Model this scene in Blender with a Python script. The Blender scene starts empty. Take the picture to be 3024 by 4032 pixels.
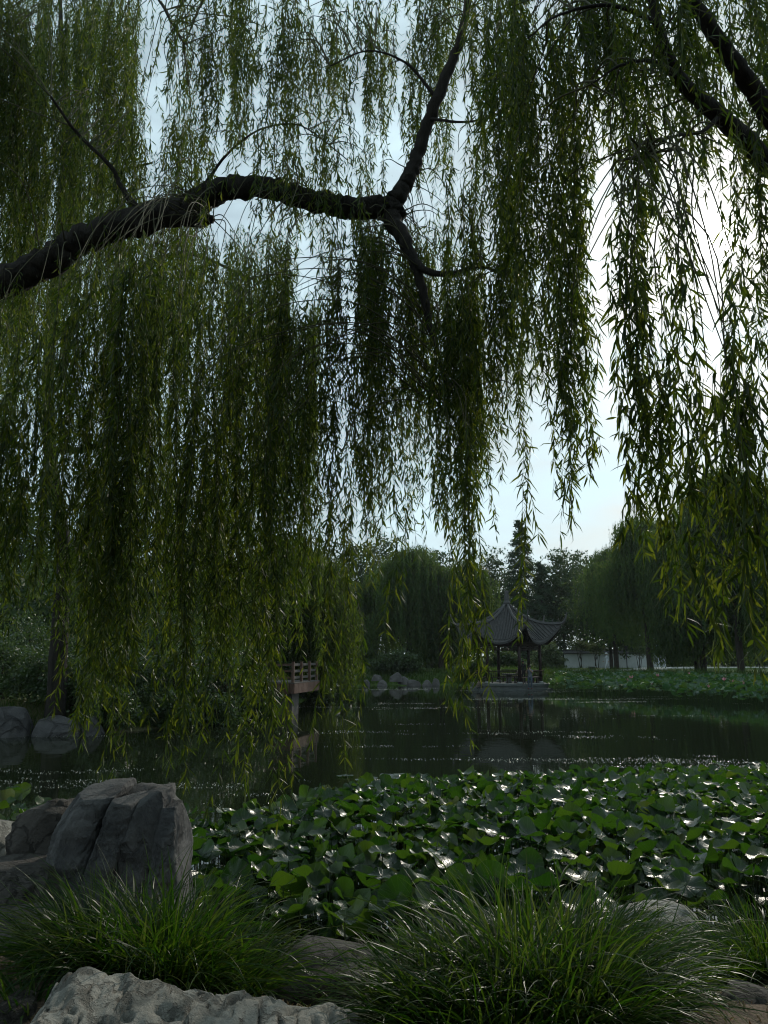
import bpy, bmesh, math, random
import numpy as np
from mathutils import Vector, Matrix

rng = np.random.default_rng(11)
random.seed(11)
scn = bpy.context.scene
COL = scn.collection
PI = math.pi
F = 3000.0
PITCH = math.radians(10.65)
CAMZ = 2.6
SUN_EL = math.radians(28.1)
SUN_AZ = math.radians(25.5)      # to the right of +Y

# ------------------------------------------------------------------ helpers
def ray(px, py):
    a = (px - 1512.0) / F
    b = (2016.0 - py) / F
    return np.array([a, math.cos(PITCH) - b * math.sin(PITCH), math.sin(PITCH) + b * math.cos(PITCH)])

def P(px, py, Y):
    r = ray(px, py)
    return np.array([0, 0, CAMZ]) + r * (Y / r[1])

def G(px, py, z):
    r = ray(px, py)
    return np.array([0, 0, CAMZ]) + r * ((z - CAMZ) / r[2])

def tag(o, label=None, cat=None, group=None, kind=None):
    if label: o['label'] = label
    if cat: o['category'] = cat
    if group: o['group'] = group
    if kind: o['kind'] = kind
    return o

def empty(name, loc, label, cat, group=None, rz=0.0):
    o = bpy.data.objects.new(name, None)
    o.location = loc
    o.rotation_euler = (0, 0, rz)
    o.empty_display_size = 0.2
    COL.objects.link(o)
    return tag(o, label, cat, group)

class MB:
    """collects vertices and polygons of mixed size, with a material slot per chunk"""
    def __init__(s):
        s.V = []; s.F = []; s.M = []; s.n = 0
    def add(s, V, polys, m=0):
        V = np.asarray(V, dtype=np.float32).reshape(-1, 3)
        for f in polys:
            f = np.asarray(f, dtype=np.int32)
            if f.size == 0: continue
            s.F.append(f + s.n); s.M.append(m)
        s.V.append(V); s.n += len(V)
    def build(s, name, mats, parent=None, smooth=True, origin=None):
        V = np.concatenate(s.V) if s.V else np.zeros((0, 3), np.float32)
        if origin is not None: V = V - np.asarray(origin, np.float32)
        me = bpy.data.meshes.new(name)
        nl = sum(f.size for f in s.F); npoly = sum(f.shape[0] for f in s.F)
        me.vertices.add(len(V)); me.loops.add(nl); me.polygons.add(npoly)
        me.vertices.foreach_set('co', V.ravel())
        me.loops.foreach_set('vertex_index', np.concatenate([f.ravel() for f in s.F]))
        tot = np.concatenate([np.full(f.shape[0], f.shape[1], np.int32) for f in s.F])
        st = np.concatenate([[0], np.cumsum(tot)[:-1]]).astype(np.int32)
        me.polygons.foreach_set('loop_start', st)
        me.polygons.foreach_set('loop_total', tot)
        if not isinstance(mats, (list, tuple)): mats = [mats]
        for m in mats: me.materials.append(m)
        me.polygons.foreach_set('material_index', np.concatenate([np.full(f.shape[0], m, np.int32) for f, m in zip(s.F, s.M)]))
        me.polygons.foreach_set('use_smooth', np.full(npoly, bool(smooth)))
        me.update(calc_edges=True)
        o = bpy.data.objects.new(name, me)
        COL.objects.link(o)
        if origin is not None and parent is None: o.location = origin
        if parent is not None:
            o.parent = parent
        return o
    # shapes
    def box(s, c, size, m=0, rz=0.0, taper=1.0):
        x, y, z = [v / 2 for v in size]
        V = np.array([[-x, -y, -z], [x, -y, -z], [x, y, -z], [-x, y, -z],
                      [-x * taper, -y * taper, z], [x * taper, -y * taper, z], [x * taper, y * taper, z], [-x * taper, y * taper, z]])
        ca, sa = math.cos(rz), math.sin(rz)
        V = V @ np.array([[ca, sa, 0], [-sa, ca, 0], [0, 0, 1]]) + np.asarray(c)
        s.add(V, [[[0, 3, 2, 1], [4, 5, 6, 7], [0, 1, 5, 4], [1, 2, 6, 5], [2, 3, 7, 6], [3, 0, 4, 7]]], m)
    def bar(s, a, b, w, h, m=0):
        a = np.asarray(a, float); b = np.asarray(b, float)
        d = b - a; L = np.linalg.norm(d); d = d / L
        up = np.array([0, 0, 1.0]) if abs(d[2]) < .95 else np.array([0, 1.0, 0])
        sd = np.cross(d, up); sd /= np.linalg.norm(sd); up = np.cross(sd, d)
        V = []
        for e in (a, b):
            for i, j in ((-1, -1), (1, -1), (1, 1), (-1, 1)):
                V.append(e + sd * w / 2 * i + up * h / 2 * j)
        s.add(V, [[[0, 1, 2, 3], [7, 6, 5, 4], [0, 4, 5, 1], [1, 5, 6, 2], [2, 6, 7, 3], [3, 7, 4, 0]]], m)
    def tube(s, pts, radii, sides=8, m=0, wob=0.0, cap=True):
        pts = np.asarray(pts, float); n = len(pts)
        radii = np.broadcast_to(np.asarray(radii, float), (n,))
        T = np.gradient(pts, axis=0); T /= (np.linalg.norm(T, axis=1)[:, None] + 1e-9)
        ref = np.array([1.0, 0, 0]) if abs(T[0][0]) < .8 else np.array([0, 1.0, 0])
        N = np.zeros((n, 3)); v = ref - T[0] * ref.dot(T[0]); v /= np.linalg.norm(v); N[0] = v
        for i in range(1, n):
            v = N[i - 1] - T[i] * N[i - 1].dot(T[i]); N[i] = v / (np.linalg.norm(v) + 1e-9)
        B = np.cross(T, N)
        a = np.arange(sides) * 2 * PI / sides
        R = radii[:, None] * (1 + (wob * rng.standard_normal((n, sides)) if wob else 0))
        V = pts[:, None, :] + R[..., None] * (np.cos(a)[None, :, None] * N[:, None, :] + np.sin(a)[None, :, None] * B[:, None, :])
        i = np.arange(n - 1)[:, None] * sides; j = np.arange(sides)[None, :]; k = (j + 1) % sides
        q = np.stack([i + j, i + k, i + sides + k, i + sides + j], -1).reshape(-1, 4)
        fs = [q]
        if cap and sides >= 3:
            fs += [np.arange(sides)[None, ::-1], (np.arange(sides) + (n - 1) * sides)[None, :]]
        s.add(V.reshape(-1, 3), fs, m)
    def lathe(s, c, prof, sides=16, m=0, rot=0.0):
        prof = np.asarray(prof, float); n = len(prof)
        a = np.arange(sides) * 2 * PI / sides + rot
        V = np.stack([prof[:, 0, None] * np.cos(a), prof[:, 0, None] * np.sin(a), np.repeat(prof[:, 1, None], sides, 1)], -1) + np.asarray(c)
        i = np.arange(n - 1)[:, None] * sides; j = np.arange(sides)[None, :]; k = (j + 1) % sides
        q = np.stack([i + j, i + k, i + sides + k, i + sides + j], -1).reshape(-1, 4)
        s.add(V.reshape(-1, 3), [q, np.arange(sides)[None, ::-1], (np.arange(sides) + (n - 1) * sides)[None, :]], m)

def spline(pts, per=6):
    pts = np.asarray(pts, float)
    p = np.vstack([2 * pts[0] - pts[1], pts, 2 * pts[-1] - pts[-2]])
    out = []
    for i in range(1, len(p) - 2):
        t = np.linspace(0, 1, per, endpoint=False)[:, None]
        a, b, c, d = p[i - 1], p[i], p[i + 1], p[i + 2]
        out.append(.5 * ((2 * b) + (-a + c) * t + (2 * a - 5 * b + 4 * c - d) * t ** 2 + (-a + 3 * b - 3 * c + d) * t ** 3))
    out.append(pts[-1][None])
    return np.concatenate(out)

# numpy value noise
_perm = np.random.default_rng(5).random((64, 64, 64)).astype(np.float32)
def vnoise(p):
    p = np.asarray(p, float); i = np.floor(p).astype(int); f = p - i; f = f * f * (3 - 2 * f)
    r = 0
    for dx in (0, 1):
        for dy in (0, 1):
            for dz in (0, 1):
                w = (f[..., 0] if dx else 1 - f[..., 0]) * (f[..., 1] if dy else 1 - f[..., 1]) * (f[..., 2] if dz else 1 - f[..., 2])
                r = r + w * _perm[(i[..., 0] + dx) % 64, (i[..., 1] + dy) % 64, (i[..., 2] + dz) % 64]
    return r * 2 - 1
def fbm(p, o=4):
    r = 0; a = 1.0; p = np.asarray(p, float)
    for k in range(o):
        r = r + a * vnoise(p + 7.3 * k); p = p * 2.03; a *= .5
    return r

# ------------------------------------------------------------------ materials
def new_mat(name):
    m = bpy.data.materials.new(name); m.use_nodes = True
    nt = m.node_tree; nt.nodes.clear()
    out = nt.nodes.new('ShaderNodeOutputMaterial')
    return m, nt, out
def N(nt, t, **kw):
    n = nt.nodes.new(t)
    for k, v in kw.items():
        if k.startswith('i_'):
            n.inputs[k[2:].replace('_', ' ')].default_value = v
        else: setattr(n, k, v)
    return n
def ramp(nt, fac, stops):
    r = nt.nodes.new('ShaderNodeValToRGB')
    e = r.color_ramp.elements
    while len(e) < len(stops): e.new(.5)
    for x, (p, c) in zip(e, stops):
        x.position = p; x.color = (*c, 1)
    nt.links.new(fac, r.inputs['Fac'])
    return r.outputs['Color']
def leaf_mat(name, cols, trans, fac=.45, rough=.42, spec=.5):
    m, nt, out = new_mat(name)
    g = N(nt, 'ShaderNodeNewGeometry')
    c = ramp(nt, g.outputs['Random Per Island'], [(i / (len(cols) - 1), k) for i, k in enumerate(cols)])
    t = ramp(nt, g.outputs['Random Per Island'], [(i / (len(trans) - 1), k) for i, k in enumerate(trans)])
    b = N(nt, 'ShaderNodeBsdfPrincipled'); b.inputs['Roughness'].default_value = rough
    b.inputs['Specular IOR Level'].default_value = spec
    tr = N(nt, 'ShaderNodeBsdfTranslucent'); mx = N(nt, 'ShaderNodeMixShader'); mx.inputs[0].default_value = fac
    nt.links.new(c, b.inputs['Base Color']); nt.links.new(t, tr.inputs['Color'])
    nt.links.new(b.outputs[0], mx.inputs[1]); nt.links.new(tr.outputs[0], mx.inputs[2]); nt.links.new(mx.outputs[0], out.inputs[0])
    return m
def noise_mat(name, cols, scale=4.0, rough=.85, bump=.3, bscale=None, detail=8, stretch=(1, 1, 1), spec=.3, cracks=0.0, crack_scale=2.0, bdist=.05):
    m, nt, out = new_mat(name)
    tc = N(nt, 'ShaderNodeTexCoord'); mp = N(nt, 'ShaderNodeMapping'); mp.inputs['Scale'].default_value = stretch
    nt.links.new(tc.outputs['Object'], mp.inputs['Vector'])
    n1 = N(nt, 'ShaderNodeTexNoise'); n1.inputs['Scale'].default_value = scale; n1.inputs['Detail'].default_value = detail
    n1.inputs['Roughness'].default_value = .65
    nt.links.new(mp.outputs[0], n1.inputs['Vector'])
    c = ramp(nt, n1.outputs['Fac'], [(.25 + .5 * i / max(1, len(cols) - 1), k) for i, k in enumerate(cols)])
    b = N(nt, 'ShaderNodeBsdfPrincipled'); b.inputs['Roughness'].default_value = rough
    b.inputs['Specular IOR Level'].default_value = spec
    nt.links.new(c, b.inputs['Base Color'])
    n2 = N(nt, 'ShaderNodeTexNoise'); n2.inputs['Scale'].default_value = bscale or scale * 4; n2.inputs['Detail'].default_value = 8
    n2.inputs['Roughness'].default_value = .7
    nt.links.new(mp.outputs[0], n2.inputs['Vector'])
    h = n2.outputs['Fac']
    if cracks:
        v = N(nt, 'ShaderNodeTexVoronoi'); v.feature = 'DISTANCE_TO_EDGE'; v.inputs['Scale'].default_value = crack_scale
        ad = N(nt, 'ShaderNodeVectorMath'); ad.operation = 'ADD'
        sc = N(nt, 'ShaderNodeVectorMath'); sc.operation = 'SCALE'; sc.inputs['Scale'].default_value = .6
        nt.links.new(n1.outputs['Color'], sc.inputs[0]); nt.links.new(mp.outputs[0], ad.inputs[0]); nt.links.new(sc.outputs[0], ad.inputs[1])
        nt.links.new(ad.outputs[0], v.inputs['Vector'])
        mr = N(nt, 'ShaderNodeMapRange'); mr.inputs['From Max'].default_value = .05; mr.inputs['To Min'].default_value = -cracks; mr.inputs['To Max'].default_value = 0
        nt.links.new(v.outputs['Distance'], mr.inputs['Value'])
        s = N(nt, 'ShaderNodeMath'); s.operation = 'ADD'; nt.links.new(h, s.inputs[0]); nt.links.new(mr.outputs[0], s.inputs[1]); h = s.outputs[0]
    bp = N(nt, 'ShaderNodeBump'); bp.inputs['Strength'].default_value = bump; bp.inputs['Distance'].default_value = bdist
    nt.links.new(h, bp.inputs['Height']); nt.links.new(bp.outputs[0], b.inputs['Normal'])
    nt.links.new(b.outputs[0], out.inputs[0])
    return m

M = {}
M['willow'] = leaf_mat('willow_leaf', [(.018, .036, .010), (.028, .05, .012), (.042, .066, .014), (.05, .07, .016)],
                       [(.045, .09, .005), (.08, .14, .008), (.15, .21, .013), (.26, .30, .022)], .45, .5, .25)
M['willow_mid'] = leaf_mat('willow_leaf_mid', [(.02, .038, .010), (.032, .054, .012), (.042, .064, .015)],
                           [(.075, .135, .011), (.12, .19, .014), (.19, .25, .024)], .5, .5, .22)
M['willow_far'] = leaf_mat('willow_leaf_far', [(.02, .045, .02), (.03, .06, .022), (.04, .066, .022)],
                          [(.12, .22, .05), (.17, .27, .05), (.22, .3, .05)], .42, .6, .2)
M['broad'] = leaf_mat('broad_leaf', [(.018, .04, .018), (.03, .055, .022), (.04, .065, .022)],
                      [(.05, .1, .025), (.08, .13, .03), (.1, .14, .03)], .3, .6, .3)
M['conifer'] = leaf_mat('feathery_leaf', [(.02, .045, .025), (.03, .06, .03)], [(.06, .11, .035), (.09, .14, .04)], .3, .6, .3)
M['shrub'] = leaf_mat('shrub_leaf', [(.02, .045, .016), (.035, .065, .02), (.05, .085, .03)],
                      [(.07, .12, .02), (.1, .16, .03)], .3, .4, .5)
M['pale_shrub'] = leaf_mat('pale_shrub_leaf', [(.07, .1, .05), (.1, .13, .06)], [(.12, .16, .05), (.14, .18, .06)], .3, .6, .3)
M['grass'] = leaf_mat('grass_blade', [(.007, .028, .005), (.012, .04, .006), (.018, .05, .008), (.028, .056, .01), (.036, .06, .012), (.07, .07, .025)],
                      [(.03, .10, .004), (.05, .13, .006), (.08, .17, .009), (.11, .19, .012), (.14, .19, .03)], .42, .38, .2)
M['lotus_far'] = leaf_mat('lotus_leaf_far', [(.03, .075, .04), (.04, .09, .045), (.06, .11, .03)],
                          [(.06, .16, .03), (.09, .2, .03), (.16, .26, .03)], .35, .45, .4)
M['pink'] = leaf_mat('pink_petal', [(.55, .2, .25), (.65, .3, .33)], [(.6, .25, .3), (.6, .3, .3)], .4)
M['bark'] = noise_mat('willow_bark', [(.010, .009, .007), (.026, .022, .018), (.042, .036, .028)], 3, .95, 1.0, 9, stretch=(3, 3, .5), bdist=.06)
M['bark_far'] = noise_mat('dark_bark', [(.03, .025, .02), (.06, .05, .04)], 3, .95, .4, 9)
M['twig'] = noise_mat('twig', [(.05, .05, .025), (.08, .075, .03)], 8, .7, .1)
M['rock_dark'] = noise_mat('blue_grey_rock', [(.028, .029, .03), (.085, .086, .088), (.145, .144, .142), (.11, .095, .08)], 3.2, .85, 1.0, 13, cracks=.5, crack_scale=1.6, stretch=(1, 1, .6), bdist=.05)
M['rock_bank'] = noise_mat('bank_rock', [(.04, .04, .042), (.08, .078, .078), (.13, .125, .12)], 1.6, .9, .9, 5, cracks=.8, crack_scale=1.2, bdist=.12)
M['rock_warm'] = noise_mat('warm_grey_rock', [(.03, .028, .025), (.078, .07, .062), (.13, .118, .105)], 3.5, .9, 1.0, 12, cracks=.6, crack_scale=3.0, bdist=.05)
M['rock_pale'] = noise_mat('pale_limestone', [(.09, .085, .072), (.27, .26, .225), (.40, .385, .34), (.24, .19, .14)], 4.2, .85, 1.0, 16, cracks=.9, crack_scale=2.6, bdist=.05)
M['rock_far'] = noise_mat('far_rock', [(.05, .048, .045), (.11, .105, .1)], 1.5, .9, .5, 5)
M['tile'] = noise_mat('grey_roof_tile', [(.024, .024, .024), (.048, .047, .046), (.075, .074, .07)], 5, .7, .3, 14)
M['ridge'] = noise_mat('ridge_plaster', [(.05, .05, .05), (.09, .09, .088)], 3, .8, .2)
M['wood_dark'] = noise_mat('dark_lacquered_wood', [(.018, .012, .011), (.035, .02, .018)], 3, .5, .1)
M['stone'] = noise_mat('pale_stone_slab', [(.16, .17, .165), (.24, .25, .24)], 2, .8, .25)
M['stone_dark'] = noise_mat('weathered_stone', [(.07, .075, .072), (.12, .13, .125)], 2, .85, .4)
M['deck_wood'] = noise_mat('red_brown_planks', [(.07, .036, .025), (.12, .068, .05), (.165, .105, .08)], 3, .65, .2, 12, stretch=(6, 1, 1))
M['deck_rail'] = noise_mat('rail_wood', [(.08, .045, .03), (.16, .1, .075)], 4, .6, .2)
M['concrete'] = noise_mat('concrete', [(.08, .07, .062), (.13, .115, .10)], 3, .9, .2)
M['white_wall'] = noise_mat('white_plaster', [(.40, .42, .42), (.52, .53, .53)], 1.2, .9, .05)
M['path'] = noise_mat('pale_paving', [(.5, .48, .45), (.62, .6, .56)], 1.2, .85, .1)
M['metal'] = noise_mat('dark_metal', [(.02, .02, .02), (.035, .035, .035)], 3, .5, .05)
M['skin'] = noise_mat('skin', [(.35, .2, .14), (.42, .26, .19)], 6, .55, .05)
M['hair'] = noise_mat('black_hair', [(.012, .01, .009), (.02, .017, .015)], 30, .5, .2)
def cloth(name, c):
    return noise_mat(name, [tuple(x * .8 for x in c), c], 12, .9, .15)

# lily pad: veins radiating from the stalk, waxy skin
def pad_mat():
    m, nt, out = new_mat('waxy_round_leaf')
    tc = N(nt, 'ShaderNodeTexCoord'); sep = N(nt, 'ShaderNodeSeparateXYZ'); nt.links.new(tc.outputs['UV'], sep.inputs[0])
    oi = N(nt, 'ShaderNodeObjectInfo'); g = N(nt, 'ShaderNodeNewGeometry')
    ad = N(nt, 'ShaderNodeMath'); ad.operation = 'ADD'; nt.links.new(oi.outputs['Random'], ad.inputs[0]); nt.links.new(g.outputs['Random Per Island'], ad.inputs[1])
    fr = N(nt, 'ShaderNodeMath'); fr.operation = 'FRACT'; nt.links.new(ad.outputs[0], fr.inputs[0])
    c = ramp(nt, fr.outputs[0], [(0, (.009, .03, .010)), (.4, (.014, .042, .011)), (.8, (.024, .054, .013)), (.985, (.04, .066, .014)), (1, (.07, .08, .02))])
    t = ramp(nt, fr.outputs[0], [(0, (.03, .10, .008)), (.5, (.06, .15, .010)), (.96, (.10, .19, .013)), (1, (.13, .18, .018))])
    w = N(nt, 'ShaderNodeMath'); w.operation = 'SINE'
    mu = N(nt, 'ShaderNodeMath'); mu.operation = 'MULTIPLY'; mu.inputs[1].default_value = 2 * PI * 17
    nt.links.new(sep.outputs[0], mu.inputs[0]); nt.links.new(mu.outputs[0], w.inputs[0])
    pw = N(nt, 'ShaderNodeMapRange'); pw.inputs['From Min'].default_value = .8; nt.links.new(w.outputs[0], pw.inputs['Value'])
    ns = N(nt, 'ShaderNodeTexNoise'); ns.inputs['Scale'].default_value = 9; nt.links.new(tc.outputs['Object'], ns.inputs['Vector'])
    mix = N(nt, 'ShaderNodeMixRGB'); mix.blend_type = 'MULTIPLY'; mix.inputs[0].default_value = .5
    nt.links.new(c, mix.inputs[1]); nt.links.new(ramp(nt, ns.outputs['Fac'], [(.3, (.6, .6, .6)), (.7, (1.2, 1.2, 1.2))]), mix.inputs[2])
    hs = N(nt, 'ShaderNodeMath'); hs.operation = 'ADD'; nt.links.new(pw.outputs[0], hs.inputs[0]); nt.links.new(ns.outputs['Fac'], hs.inputs[1])
    bp = N(nt, 'ShaderNodeBump'); bp.inputs['Strength'].default_value = .35; bp.inputs['Distance'].default_value = .01
    nt.links.new(hs.outputs[0], bp.inputs['Height'])
    b = N(nt, 'ShaderNodeBsdfPrincipled'); b.inputs['Roughness'].default_value = .27; b.inputs['Specular IOR Level'].default_value = .3
    vm = N(nt, 'ShaderNodeMath'); vm.operation = 'MULTIPLY'; vm.inputs[1].default_value = .35; nt.links.new(pw.outputs[0], vm.inputs[0])
    vc = N(nt, 'ShaderNodeMixRGB'); vc.inputs[2].default_value = (.09, .13, .05, 1); nt.links.new(vm.outputs[0], vc.inputs[0]); nt.links.new(mix.outputs[0], vc.inputs[1])
    nt.links.new(vc.outputs[0], b.inputs['Base Color']); nt.links.new(bp.outputs[0], b.inputs['Normal'])
    tr = N(nt, 'ShaderNodeBsdfTranslucent'); nt.links.new(t, tr.inputs['Color'])
    mx = N(nt, 'ShaderNodeMixShader'); mx.inputs[0].default_value = .35
    nt.links.new(b.outputs[0], mx.inputs[1]); nt.links.new(tr.outputs[0], mx.inputs[2]); nt.links.new(mx.outputs[0], out.inputs[0])
    return m
M['pad'] = pad_mat()

def water_mat():
    m, nt, out = new_mat('pond_water')
    tc = N(nt, 'ShaderNodeTexCoord'); mp = N(nt, 'ShaderNodeMapping'); mp.inputs['Scale'].default_value = (.8, 1.3, 1)
    nt.links.new(tc.outputs['Object'], mp.inputs[0])
    n1 = N(nt, 'ShaderNodeTexNoise'); n1.inputs['Scale'].default_value = 1.6; n1.inputs['Detail'].default_value = 3
    n2 = N(nt, 'ShaderNodeTexNoise'); n2.inputs['Scale'].default_value = .12; n2.inputs['Detail'].default_value = 2
    nt.links.new(mp.outputs[0], n1.inputs[0]); nt.links.new(tc.outputs['Object'], n2.inputs[0])
    mr = N(nt, 'ShaderNodeMapRange'); mr.inputs['From Min'].default_value = .42; mr.inputs['From Max'].default_value = .65
    mr.inputs['To Min'].default_value = .25; mr.inputs['To Max'].default_value = 1.0
    nt.links.new(n2.outputs['Fac'], mr.inputs['Value'])
    mu = N(nt, 'ShaderNodeMath'); mu.operation = 'MULTIPLY'; nt.links.new(n1.outputs['Fac'], mu.inputs[0]); nt.links.new(mr.outputs[0], mu.inputs[1])
    bp = N(nt, 'ShaderNodeBump'); bp.inputs['Strength'].default_value = .12; bp.inputs['Distance'].default_value = .05
    nt.links.new(mu.outputs[0], bp.inputs['Height'])
    b = N(nt, 'ShaderNodeBsdfPrincipled'); b.inputs['Base Color'].default_value = (.010, .014, .007, 1)
    b.inputs['Roughness'].default_value = .03; b.inputs['IOR'].default_value = 1.33
    nt.links.new(bp.outputs[0], b.inputs['Normal']); nt.links.new(b.outputs[0], out.inputs[0])
    return m
M['water'] = water_mat()
def speck_mat():
    m, nt, out = new_mat('floating_glint_specks')
    b = N(nt, 'ShaderNodeBsdfPrincipled'); b.inputs['Base Color'].default_value = (.36, .36, .3, 1)
    b.inputs['Roughness'].default_value = .3; b.inputs['Specular IOR Level'].default_value = .6
    nt.links.new(b.outputs[0], out.inputs[0]); return m
M['speck'] = speck_mat()

def ground_mat():
    m, nt, out = new_mat('bank_soil_and_lawn')
    g = N(nt, 'ShaderNodeNewGeometry'); sep = N(nt, 'ShaderNodeSeparateXYZ'); nt.links.new(g.outputs['Position'], sep.inputs[0])
    mr = N(nt, 'ShaderNodeMapRange'); mr.inputs['From Min'].default_value = 22; mr.inputs['From Max'].default_value = 34
    nt.links.new(sep.outputs[1], mr.inputs['Value'])
    n1 = N(nt, 'ShaderNodeTexNoise'); n1.inputs['Scale'].default_value = 3.5; n1.inputs['Detail'].default_value = 10; n1.inputs['Roughness'].default_value = .7
    n2 = N(nt, 'ShaderNodeTexNoise'); n2.inputs['Scale'].default_value = 38; n2.inputs['Detail'].default_value = 6; n2.inputs['Roughness'].default_value = .7
    n3 = N(nt, 'ShaderNodeTexNoise'); n3.inputs['Scale'].default_value = .5; n3.inputs['Detail'].default_value = 8
    for n in (n1, n2, n3): nt.links.new(g.outputs['Position'], n.inputs[0])
    soil = ramp(nt, n1.outputs['Fac'], [(.3, (.07, .05, .035)), (.5, (.15, .11, .08)), (.7, (.22, .17, .125))])
    soil2 = N(nt, 'ShaderNodeMixRGB'); soil2.blend_type = 'MULTIPLY'; soil2.inputs[0].default_value = .8
    nt.links.new(soil, soil2.inputs[1]); nt.links.new(ramp(nt, n2.outputs['Fac'], [(.35, (.45, .42, .4)), (.6, (1.25, 1.25, 1.25))]), soil2.inputs[2])
    lawn = ramp(nt, n3.outputs['Fac'], [(.3, (.035, .07, .015)), (.7, (.07, .11, .02))])
    mx = N(nt, 'ShaderNodeMixRGB'); nt.links.new(mr.outputs[0], mx.inputs[0]); nt.links.new(soil2.outputs[0], mx.inputs[1]); nt.links.new(lawn, mx.inputs[2])
    b = N(nt, 'ShaderNodeBsdfPrincipled'); b.inputs['Roughness'].default_value = .95; b.inputs['Specular IOR Level'].default_value = .2
    bp = N(nt, 'ShaderNodeBump'); bp.inputs['Strength'].default_value = .8; bp.inputs['Distance'].default_value = .03
    nt.links.new(n2.outputs['Fac'], bp.inputs['Height']); nt.links.new(bp.outputs[0], b.inputs['Normal'])
    nt.links.new(mx.outputs[0], b.inputs['Base Color']); nt.links.new(b.outputs[0], out.inputs[0])
    return m
M['ground'] = ground_mat()
M['litter'] = leaf_mat('dry_leaf', [(.2, .14, .08), (.32, .24, .14), (.4, .33, .2), (.25, .09, .03)], [(.1, .08, .04), (.12, .1, .05)], .2, .7, .3)

# ------------------------------------------------------------------ ground and water
POND = np.array([(-40, 15), (-10, 13.6), (-6.4, 11.6), (-4.6, 9.4), (-2.9, 7.7), (-1.5, 6.7), (0, 6.2), (1.6, 6.4), (3.2, 7.4), (5, 8.4), (8, 9.6), (14, 11.5), (60, 16),
                 (60, 40), (34, 43), (26, 52), (20, 60), (14, 63.5), (10, 66), (6, 69.5), (0, 70.5), (-3, 66), (-4.2, 52), (-5, 42), (-5.6, 35), (-6.6, 31), (-9, 27), (-13, 25.4), (-40, 25)], float)
def pond_dist(x, y):
    p = np.stack([x, y], -1); d = np.full(x.shape, 1e9); ins = np.zeros(x.shape, bool)
    for i in range(len(POND)):
        a = POND[i]; b = POND[(i + 1) % len(POND)]; ab = b - a
        t = np.clip(((p - a) @ ab) / ab.dot(ab), 0, 1)
        d = np.minimum(d, np.linalg.norm(p - a - t[..., None] * ab, axis=-1))
        c = ((a[1] > y) != (b[1] > y)) & (x < (b[0] - a[0]) * (y - a[1]) / (b[1] - a[1] + 1e-12) + a[0])
        ins ^= c
    return np.where(ins, -d, d)
def ground_z(x, y):
    x = np.asarray(x, float); y = np.asarray(y, float)
    d = pond_dist(x, y)
    s = np.clip(d / 2.6, 0, 1); s = s * s * (3 - 2 * s)
    z = np.where(d > 0, .08 + .92 * s, -np.clip(-d * .6, 0, .7) + .08 * (d > -.05))
    n = fbm(np.stack([x * .8, y * .8, x * 0], -1), 4)
    z = z + np.where(d > 0, .06 * n * np.clip(d, 0, 1), 0)
    return z
def gz(x, y): return float(ground_z(np.array([x]), np.array([y]))[0])
def axis(segs):
    out = []
    for a, b, st in segs: out.append(np.arange(a, b, st))
    out.append([segs[-1][1]]); return np.concatenate(out)
gx = axis([(-600, -100, 50), (-100, -14, 3), (-14, -7, .4), (-7, 6, .09), (6, 32, .6), (32, 100, 3), (100, 600, 50)])
gy = axis([(-300, -20, 40), (-20, 1, 1.5), (1, 10, .09), (10, 16, .3), (16, 24, .8), (24, 75, .6), (75, 130, 3), (130, 900, 60)])
X, Y = np.meshgrid(gx, gy)
Z = ground_z(X, Y)
nx, ny = len(gx), len(gy)
i = np.arange(ny - 1)[:, None] * nx; j = np.arange(nx - 1)[None, :]
q = np.stack([i + j, i + j + 1, i + nx + j + 1, i + nx + j], -1).reshape(-1, 4)
mb = MB(); mb.add(np.stack([X, Y, Z], -1).reshape(-1, 3), [q])
tag(mb.build('ground', M['ground']), kind='structure')
mb = MB(); mb.add([(-45, 4, 0), (65, 4, 0), (65, 75, 0), (-45, 75, 0)], [[[0, 1, 2, 3]]])
tag(mb.build('water', M['water'], smooth=False), kind='structure')

# paved path across the far lawn
pts = spline([(14, 76, 0), (20, 78.5, 0), (25, 79.5, 0), (30, 88, 0), (36, 98, 0), (50, 100, 0), (70, 99, 0)], 8)
tn = np.gradient(pts, axis=0); tn /= np.linalg.norm(tn, axis=1)[:, None]; sd = np.stack([-tn[:, 1], tn[:, 0], tn[:, 2] * 0], -1)
mb = MB(); V = []
for p, s_ in zip(pts, sd):
    for k in (-1.6, 1.6):
        c = p + s_ * k; V.append((c[0], c[1], 1.12))
    for k in (1.6, -1.6):
        c = p + s_ * k; V.append((c[0], c[1], .8))
n = len(pts); fs = []
for a in range(n - 1):
    for k in range(4):
        fs.append([a * 4 + k, a * 4 + (k + 1) % 4, (a + 1) * 4 + (k + 1) % 4, (a + 1) * 4 + k])
mb.add(V, [fs]); tag(mb.build('path', M['path'], smooth=False), kind='structure')

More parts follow.
